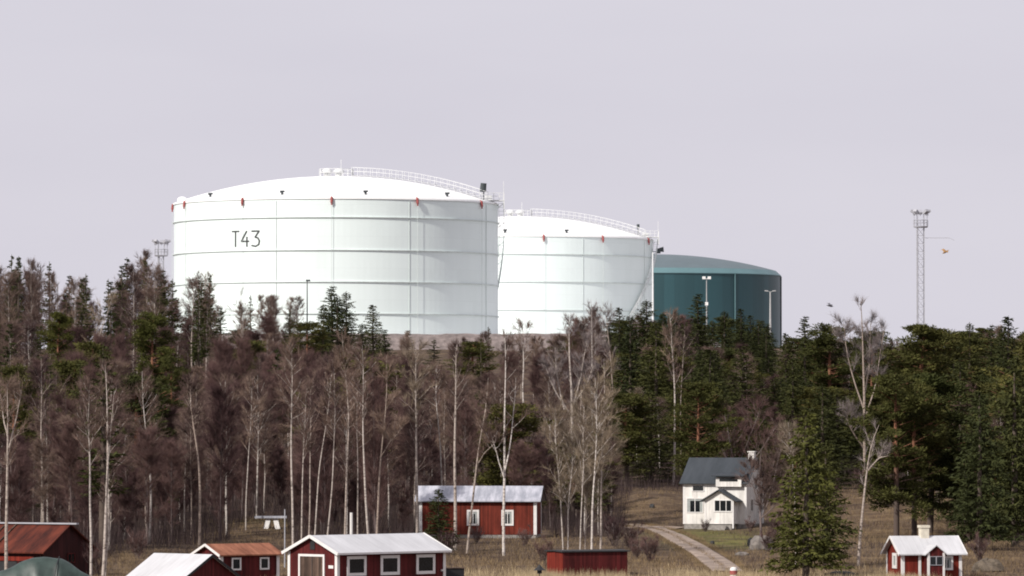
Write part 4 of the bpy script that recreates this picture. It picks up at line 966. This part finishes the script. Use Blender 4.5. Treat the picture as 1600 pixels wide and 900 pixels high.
hero('thin pale birch growing through the big spruce', 372, [[(1243, 860), (1242, 790), (1240, 740), (1236, 690), (1232, 660)]], 0.07, 0.6, 1.1, crown='twig_pale', **B)
hero('leaning yellowish birch high in the thicket on the left', 690, [[(147, 560), (152, 530), (160, 510), (170, 485), (176, 465)]], 0.17, 0.4, 2.4, crown='twig_pale', **B)
for i, a in enumerate(([(228, 520), (229, 480), (231, 440), (232, 420)], [(300, 600), (299, 540), (302, 480), (303, 440)], [(311, 600), (312, 540), (311, 470), (308, 430)], [(323, 600), (322, 540), (324, 490), (322, 450)], [(377, 560), (378, 500), (376, 455)], [(88, 500), (90, 470), (91, 440)])):
    hero('tall pale-stemmed birch on the ridge, ' + ['left of the darkest left spruce', 'leftmost of three before the numbered tank edge', 'middle of three before the numbered tank edge', 'rightmost of three before the numbered tank edge', 'wispy one below the tank number', 'at the far left of the skyline'][i], 770, [a], 0.17, 0.3, 2.0, **B)

# ------------------------------------------------------------------ hero conifers
def conifer(kind, idx, px, py_top, Y, wpx, label, mats=None, base_py=None):
    p = at(px, py_top, Y); z0 = H(p.x, Y); hh = p.z - z0
    h0 = dict(spruce=18, thin_spruce=18, pine=17, bushy_spruce=12)[kind]; w0 = dict(spruce=5.6, thin_spruce=3.8, pine=5.4, bushy_spruce=5.4)[kind]
    base_ = YH + (CAM_H - z0) / Y * F; REVEAL.append((px, wpx * 0.55, Y, py_top + 0.55 * (base_ - py_top)))
    return plant(kind, idx, p.x, Y, hh / h0, wpx * (1.3 if kind in ('spruce', 'thin_spruce') else 1.1) / F * Y / w0, idx * 1.7, label, None, mats)
for a in [
    ('bushy_spruce', 0, 1259, 640, 350, 125, 'big yellow-green spruce between the white house and the tiny cottage', None),
    ('bushy_spruce', 1, 1290, 690, 372, 90, 'second yellow-green spruce tucked right behind the big one', 'spruce_leaf'),
    ('bushy_spruce', 1, 685, 764, 396, 62, 'small dark spruce in front of the grey-roofed barn', 'spruce_leaf'),
    ('spruce', 0, 518, 447, 800, 62, 'broad spruce before the numbered tank, taller of the pair', None),
    ('spruce', 1, 541, 455, 805, 50, 'broad spruce before the numbered tank, right of the tallest', None),
    ('spruce', 2, 583, 476, 790, 50, 'pointed spruce right of the broad pair before the numbered tank', None),
    ('spruce', 3, 505, 475, 790, 46, 'lower spruce left of the broad pair before the numbered tank', None),
    ('spruce', 3, 527, 462, 795, 60, 'spruce filling the gap between the broad pair before the numbered tank', None),
    ('spruce', 1, 566, 505, 780, 44, 'low spruce left of the pointed one before the numbered tank', None),
    ('spruce', 0, 601, 515, 770, 40, 'low spruce right of the pointed one before the numbered tank', None),
    ('pine', 3, 480, 505, 760, 50, 'low pine left of the broad spruces before the numbered tank', None),
    ('pine', 0, 741, 534, 700, 66, 'umbrella-shaped pine before the gravel bund', None),
    ('thin_spruce', 0, 678, 530, 730, 40, 'thin spruce left of the umbrella-shaped pine', None),
    ('thin_spruce', 1, 637, 516, 760, 32, 'thin small spruce under the tank shadow side', None),
    ('spruce', 0, 253, 422, 780, 46, 'darkest pointed spruce at the left edge of the numbered tank', None),
    ('pine', 1, 238, 492, 640, 66, 'yellow-green bushy pine below the left lattice mast', 'spruce_warm'),
    ('thin_spruce', 0, 328, 428, 790, 30, 'slim spruce overlapping the left part of the numbered tank', None),
    ('thin_spruce', 1, 29, 402, 800, 34, 'tallest slim spruce at the far left skyline', None),
    ('thin_spruce', 0, 77, 409, 800, 34, 'slim spruce second on the far left skyline', None),
    ('thin_spruce', 1, 108, 430, 800, 34, 'slim spruce third on the far left skyline', None),
    ('thin_spruce', 0, 134, 428, 800, 34, 'slim spruce fourth on the far left skyline', None),
    ('thin_spruce', 1, 190, 414, 790, 38, 'slim spruce wrapped in birch twigs left of the lattice mast', None),
    ('pine', 2, 90, 488, 700, 44, 'small yellow-green pine on the upper left slope', 'spruce_warm'),
    ('pine', 3, 22, 575, 520, 60, 'dark pine low on the left edge above the rusty barn', None),
    ('pine', 4, 268, 560, 600, 44, 'small dark green pine midway up the left slope', None),
    ('thin_spruce', 1, 345, 480, 800, 30, 'low spruce at the foot of the numbered tank, left end', None),
    ('thin_spruce', 0, 452, 486, 800, 30, 'low ragged spruce at the foot of the thin dark lamp post', None),
    ('spruce', 1, 1010, 468, 760, 62, 'tall dark spruce at the right edge of the second white tank', None),
    ('spruce', 2, 968, 480, 740, 46, 'dark spruce overlapping the second white tank', None),
    ('spruce', 3, 1056, 487, 770, 44, 'pointed spruce left of the double-headed lamp post', None),
    ('spruce', 0, 1090, 459, 760, 62, 'highest spruce before the dark green tank', None),
    ('spruce', 1, 1132, 485, 770, 44, 'spruce right of the double-headed lamp post', None),
    ('spruce', 2, 1158, 482, 780, 44, 'pointed spruce before the middle of the green tank', None),
    ('spruce', 3, 1197, 512, 770, 40, 'low spruce at the foot of the tapered lamp post', None),
    ('spruce', 2, 1110, 545, 560, 84, 'large layered spruce directly behind the white house ridge', None),
    ('spruce', 0, 1160, 540, 600, 70, 'large spruce right of the layered one behind the white house', None),
    ('spruce', 1, 985, 505, 640, 74, 'black-green spruce at the left of the dark stand', None),
    ('spruce', 3, 1025, 500, 620, 80, 'black-green spruce in the middle of the dark stand', None),
    ('spruce', 0, 1257, 494, 700, 56, 'pointed spruce on the skyline right of the green tank', None),
    ('pine', 1, 1296, 510, 640, 80, 'round-topped pine left of the broad airy birch', None),
    ('spruce', 2, 1228, 520, 690, 40, 'small pointed spruce at the foot of the green tank, right side', None),
    ('spruce', 0, 1548, 508, 670, 48, 'pointed spruce left of the tallest one on the right skyline', None),
    ('spruce', 1, 1490, 518, 660, 40, 'slim pointed spruce right of the dense pine on the skyline', None),
    ('pine', 2, 1438, 508, 600, 96, 'flat-topped pine in front of the tall lattice mast', None),
    ('pine', 0, 1474, 514, 620, 90, 'dense pine just right of the flat-topped one', None),
    ('spruce', 1, 1515, 503, 680, 46, 'pointed spruce between the pines on the right skyline', None),
    ('spruce', 2, 1576, 494, 650, 74, 'tallest spruce at the right end of the skyline', None),
    ('pine', 3, 1362, 520, 620, 56, 'narrow pine hidden behind the broad airy birch', None),
    ('pine', 4, 1400, 590, 445, 96, 'dark-trunked pine behind the left end of the tiny cottage', None),
    ('pine', 1, 1428, 600, 450, 90, 'dark-trunked pine behind the cottage chimney', None),
    ('pine', 2, 1452, 585, 455, 110, 'dark-trunked pine behind the right half of the cottage roof', None),
    ('pine', 0, 1465, 640, 490, 80, 'orange-barked pine among the right-hand pines', None),
    ('bushy_spruce', 0, 1530, 610, 400, 110, 'broad dark spruce right of the tiny cottage', 'spruce_leaf'),
    ('bushy_spruce', 1, 1585, 560, 410, 130, 'broad dark spruce at the lower right edge', 'spruce_leaf'),
    ('spruce', 3, 1500, 560, 470, 80, 'mid-height spruce behind the broad dark ones on the right', None),
    ('spruce', 0, 1238, 560, 560, 70, 'spruce behind the big yellow-green one near the white house', None),
    ('spruce', 3, 1285, 600, 520, 80, 'dark green spruce left of the broad airy birch trunk', None),
    ('pine', 3, 1091, 600, 500, 70, 'pine with an orange trunk rising behind the white house roof', None)]:
    conifer(*a)

# ------------------------------------------------------------------ the forest: random fill, one object per tree
rng = random.Random(11)
SKY = [(-80, 425), (20, 425), (60, 436), (110, 442), (150, 468), (175, 440), (215, 425), (260, 445), (285, 465), (330, 462), (360, 490), (420, 495), (500, 505), (580, 520), (640, 538), (860, 535), (900, 495), (960, 497), (1000, 486), (1180, 488), (1225, 515), (1300, 525), (1400, 535), (1500, 522), (1560, 505), (1680, 510)]
def skyline(px): return float(np.interp(px, [a for a, b in SKY], [b for a, b in SKY]))
def region(px, Y=500):
    band = 'at the front of ' if Y < 480 else ('midway up ' if Y < 640 else 'high on ')
    for lim, txt in ((150, 'the thicket above the rusty barn'), (300, 'the thicket above the plain white roof'), (450, 'the thicket above the rusty-roofed shed'),
                     (650, 'the thicket behind the long boathouse'), (860, 'the slope behind the grey-roofed barn'), (1040, 'the slope behind the flat red shed'),
                     (1240, 'the slope behind the white house'), (1420, 'the slope behind the big yellow-green spruce'), (9999, 'the slope behind the tiny cottage')):
        if px < lim: return band + txt
def front_limit(px):
    """nearest distance at which forest may stand"""
    return float(np.interp(px, [-80, 130, 200, 350, 395, 445, 460, 640, 660, 850, 870, 960, 990, 1050, 1190, 1230, 1270, 1480, 1520, 1680],
                               [372, 378, 400, 430, 478, 478, 415, 415, 462, 462, 440, 440, 530, 530, 500, 500, 530, 530, 440, 420]))
count = {}
def probs(px, Y):
    if px < 300: return dict(alder=.56, birch=.37, thin_spruce=.05, pine=.02) if Y < 620 else dict(alder=.30, birch=.36, thin_spruce=.20, spruce=.08, pine=.06)
    if px < 650: return dict(alder=.52, birch=.44, thin_spruce=.02, pine=.02) if Y < 620 else dict(alder=.28, birch=.36, thin_spruce=.16, spruce=.10, pine=.10)
    if px < 950: return dict(alder=.42, birch=.48, thin_spruce=.05, pine=.05) if Y < 600 else dict(alder=.34, birch=.42, thin_spruce=.12, pine=.12)
    if px < 1240: return dict(spruce=.66, pine=.16, birch=.10, alder=.08)
    return dict(spruce=.52, pine=.36, birch=.07, alder=.05)
Yv = 372.0; total = 0; WIDE = 150
while Yv < 872:
    step_px = (3.3 if Yv < 600 else 4.0) / Yv * F
    px = -60 - WIDE + rng.random() * step_px
    while px < 1665 + WIDE:
        q = px + rng.uniform(-0.4, 0.4) * step_px; Y = Yv + rng.uniform(-6, 6); px += step_px * (0.8 if px > 960 else 1)
        if Y < front_limit(q): continue
        X = at(q, 700, Y).x; z0 = H(X, Y)
        if abs(X - at(1110, 700, 470).x) < 8 and 455 < Y < 492: continue
        pr = probs(q, Y); k = rng.choices(list(pr), list(pr.values()))[0]
        ztop = at(q, skyline(q) + rng.uniform(0, 26), Y).z; cap = ztop - z0
        hh = min(cap, rng.uniform(8.5, 17.5) if k in ('alder', 'birch') else rng.uniform(12, 18))
        if Y < 560 and k in ('alder', 'birch'): hh = min(cap, rng.uniform(7.5, 14.5))
        if hh < 6: continue
        for (hx, hw_, hY, yr) in REVEAL:
            if Y < hY and abs(q - hx) < hw_ + (18 if 'spruce' in k or k == 'pine' else 12): hh = min(hh, at(q, yr, Y).z - z0)
        if hh < 4.5: continue
        h0 = dict(birch=16, alder=14, spruce=18, thin_spruce=18, pine=17)[k]
        s = hh / h0; ws = (0.5 + 0.5 * s) * rng.uniform(0.85, 1.2) * (1.25 if 'spruce' in k or k == 'pine' else 1.1)
        kind_txt = dict(birch='slender bare birch', alder='bare purplish-brown alder', spruce='dark green spruce', thin_spruce='thin ragged spruce', pine='green pine')[k]
        lab = kind_txt + ' ' + region(q, Y); idx = rng.randrange(6); mats = None
        if k in ('birch',) and 860 < q < 1000 and Y < 600: mats = 'twig_pale'
        plant(k, idx, X, Y, s, ws, rng.random() * 6.28, lab, kind_txt.split()[-1] + ' trees ' + region(q, Y), mats)
        count[k] = count.get(k, 0) + 1; total += 1
    Yv += 15 if Yv < 520 else (20 if Yv < 650 else 24)
# wispy tree tops that break the skyline
for i in range(64):
    q = rng.choice([rng.uniform(-20, 270), rng.uniform(270, 480), rng.uniform(600, 960)]); Y = rng.uniform(740, 860) if q < 500 else rng.uniform(660, 800)
    k = 'birch' if rng.random() < (0.62 if q < 500 else 0.9) else 'thin_spruce'; X = at(q, 700, Y).x; z0 = H(X, Y)
    hh = at(q, skyline(q) - rng.uniform(-6, 34) * (1 if q < 500 else 0.8), Y).z - z0
    if hh < 7: continue
    s = hh / (16 if k == 'birch' else 18); kt = 'slender bare birch' if k == 'birch' else 'ragged spruce'
    where_ = 'left of the numbered tank' if q < 270 else ('at the foot of the numbered tank' if q < 500 else 'before the gravel bund')
    plant(k, i, X, Y, s, s * rng.uniform(0.9, 1.3), rng.random() * 6, kt + ' breaking the skyline ' + where_, kt.split()[-1] + ' trees breaking the skyline ' + where_)
for i in range(60):
    q = rng.uniform(-40, 640); Y = rng.uniform(0, 70) + front_limit(q) + 4; X = at(q, 700, Y).x
    if Y > 540: continue
    s = rng.uniform(0.34, 0.6); rg = region(q, 400).replace('at the front of ', 'at the foot of ')
    plant('alder', i, X, Y, s, s * 1.35, rng.random() * 6, 'young low alder ' + rg, 'young alders ' + rg)
print('FILL', total, count)

# bushes
BS = [(1016, 876, 380, 1.0, 'round bare bush left of the gravel path'), (994, 868, 386, .8, 'low bare bush behind the flat red shed right end'), (985, 840, 405, 1.0, 'dark bare bush at the bend of the gravel path'),
      (1102, 828, 462, .55, 'dark low bush at the left side of the white house porch'), (1172, 828, 460, .6, 'dark low bush at the right side of the white house porch'),
      (1200, 850, 400, .8, 'bare bush growing over the large lawn boulder'), (1215, 830, 430, 1.0, 'bare bush between the lawn boulder and the big spruce'),
      (745, 850, 425, .7, 'low bare bush below the left barn window'), (820, 850, 415, .7, 'low bare bush below the right corner of the grey barn'), (700, 870, 392, .9, 'dark bare bush at the right end of the long boathouse'),
      (1300, 800, 500, .9, 'bare bush on the straw slope left of the crooked birch'), (1375, 800, 490, .8, 'bare bush on the straw slope behind the cottage left gable'), (1345, 785, 520, 1.0, 'bare bush highest on the straw slope'),
      (120, 870, 360, 1.1, 'bare reddish bush beside the rusty barn gable'), (150, 880, 355, 1.0, 'bare reddish bush between the two left birches'), (215, 860, 385, 1.0, 'bare bush behind the plain white roof'),
      (850, 860, 380, .8, 'bare bush left of the flat red shed'), (960, 840, 415, 1.1, 'bare bush right of the yellowish birch clump'), (1530, 870, 380, .9, 'bare bush behind the round brown boulder'),
      (515, 897, 326, .35, 'small dry straw-coloured bush before the boathouse door')]
for i, (px, py, Y, s, lab) in enumerate(BS):
    p = at(px, py, Y); plant('bush', i, p.x, Y, s, s * 1.25, i * 1.3, lab, None, 'twig_pale' if 'straw-coloured' in lab else None)

# ------------------------------------------------------------------ ground cover
def cover(name, mat, n, sampler, hmin, hmax, wmin, wmax, lean=0.35, seed=1):
    r = np.random.default_rng(seed); X, Y = sampler(r, n)
    Z = hgt(X, Y) - 0.03; Bp = np.stack([X, Y, Z], -1); D = r.normal(size=(len(X), 3)) * lean; D[:, 2] = 1
    V, T = slivers(r, Bp, D, r.uniform(hmin, hmax, len(X)), r.uniform(wmin, wmax, len(X)))
    o = bpy.data.objects.new(name, fast_mesh(name, V, T, M[mat])); COL.objects.link(o); o['kind'] = 'stuff'; return o
def near_path(X, Y):
    m = np.zeros(len(X), bool)
    for a, b in zip(path_pts, path_pts[1:]):
        d = np.array([b.x - a.x, b.y - a.y]); L2 = d @ d; t = np.clip(((X - a.x) * d[0] + (Y - a.y) * d[1]) / L2, 0, 1)
        m |= np.hypot(X - a.x - t * d[0], Y - a.y - t * d[1]) < 1.7
    yard = at(1040, 700, 462); m |= (np.abs(X - yard.x) < 3.5) & (np.abs(Y - 462) < 10)
    return m
def sample_zone(which, y0, y1, patch=True):
    def f(r, n):
        Y = r.uniform(y0, y1, n); X = r.uniform(-0.105, 0.105, n) * Y; s, g_ = zone(X, Y)
        v = s * (1 - 0.7 * g_) if which == 's' else g_
        pt = 0.5 + 0.5 * np.sin(X * 1.3 + np.sin(Y * 0.31) * 2) * np.sin(Y * 0.42 + np.sin(X * 0.8) * 2)
        k = (r.random(n) < v * (0.4 + 0.9 * pt)) & ~near_path(X, Y); return X[k], Y[k]
    return f
cover('dry_grass', 'straw', 260000, sample_zone('s', 338, 560), 0.12, 0.5, 0.02, 0.06, 0.45, 1)
def scrub(r, n):
    Y = r.uniform(355, 535, n); X = r.uniform(-0.105, 0.105, n) * Y
    c = np.sin(X * 0.55 + 3 * np.sin(Y * 0.11)) * np.sin(Y * 0.17 + 2 * np.sin(X * 0.35)) + 0.5 * np.sin(X * 1.7 + Y * 0.5)
    _, g_ = zone(X, Y); k = (r.random(n) < np.clip(c, 0, 1) * (1 - g_)) & ~near_path(X, Y); return X[k], Y[k]
cover('scrub', 'brush', 90000, scrub, 0.2, 1.0, 0.012, 0.035, 0.35, 6)
def verge(r, n):
    q = r.integers(0, len(path_pts) - 1, n); t = r.random(n); P = np.array([tuple(v) for v in path_pts]); A, Bq = P[q], P[q + 1]
    d = (Bq - A)[:, :2]; d /= np.linalg.norm(d, axis=1)[:, None]; C = A + (Bq - A) * t[:, None]
    o = np.where(r.random(n) < 0.82, r.choice([-1, 1], n) * (1.15 + np.abs(r.normal(size=n)) * 0.35), r.normal(size=n) * 0.15)
    return C[:, 0] + d[:, 1] * o, C[:, 1] - d[:, 0] * o
cover('verge_grass', 'straw', 16000, verge, 0.08, 0.3, 0.02, 0.05, 0.5, 7)
cover('green_grass', 'moss', 130000, sample_zone('g', 360, 520), 0.05, 0.16, 0.02, 0.06, 0.5, 2)
def reeds(r, n):
    Y = 345 + 7 * np.abs(r.normal(size=n)); X = r.uniform(-0.02, 0.085, n) * Y
    k = r.random(n) < 0.5 + 0.5 * np.sin(X * 0.9) * np.sin(X * 0.37 + 1); k &= ~near_path(X, Y); return X[k], Y[k]
cover('reeds', 'reed', 26000, reeds, 0.3, 0.75, 0.015, 0.04, 0.2, 3)
def forest(r, n):
    Y = r.uniform(375, 640, n) ; X = r.uniform(-0.105, 0.105, n) * Y; px = X / Y * F + 800
    fl = np.interp(px, [-80, 130, 200, 350, 395, 445, 460, 640, 660, 850, 870, 960, 990, 1050, 1190, 1230, 1270, 1480, 1520, 1680],
                   [372, 378, 400, 430, 478, 478, 415, 415, 462, 462, 440, 440, 530, 530, 500, 500, 530, 530, 440, 420])
    k = Y > fl - 4; return X[k], Y[k]
cover('undergrowth', 'brush', 110000, forest, 0.5, 3.2, 0.015, 0.05, 0.16, 4)
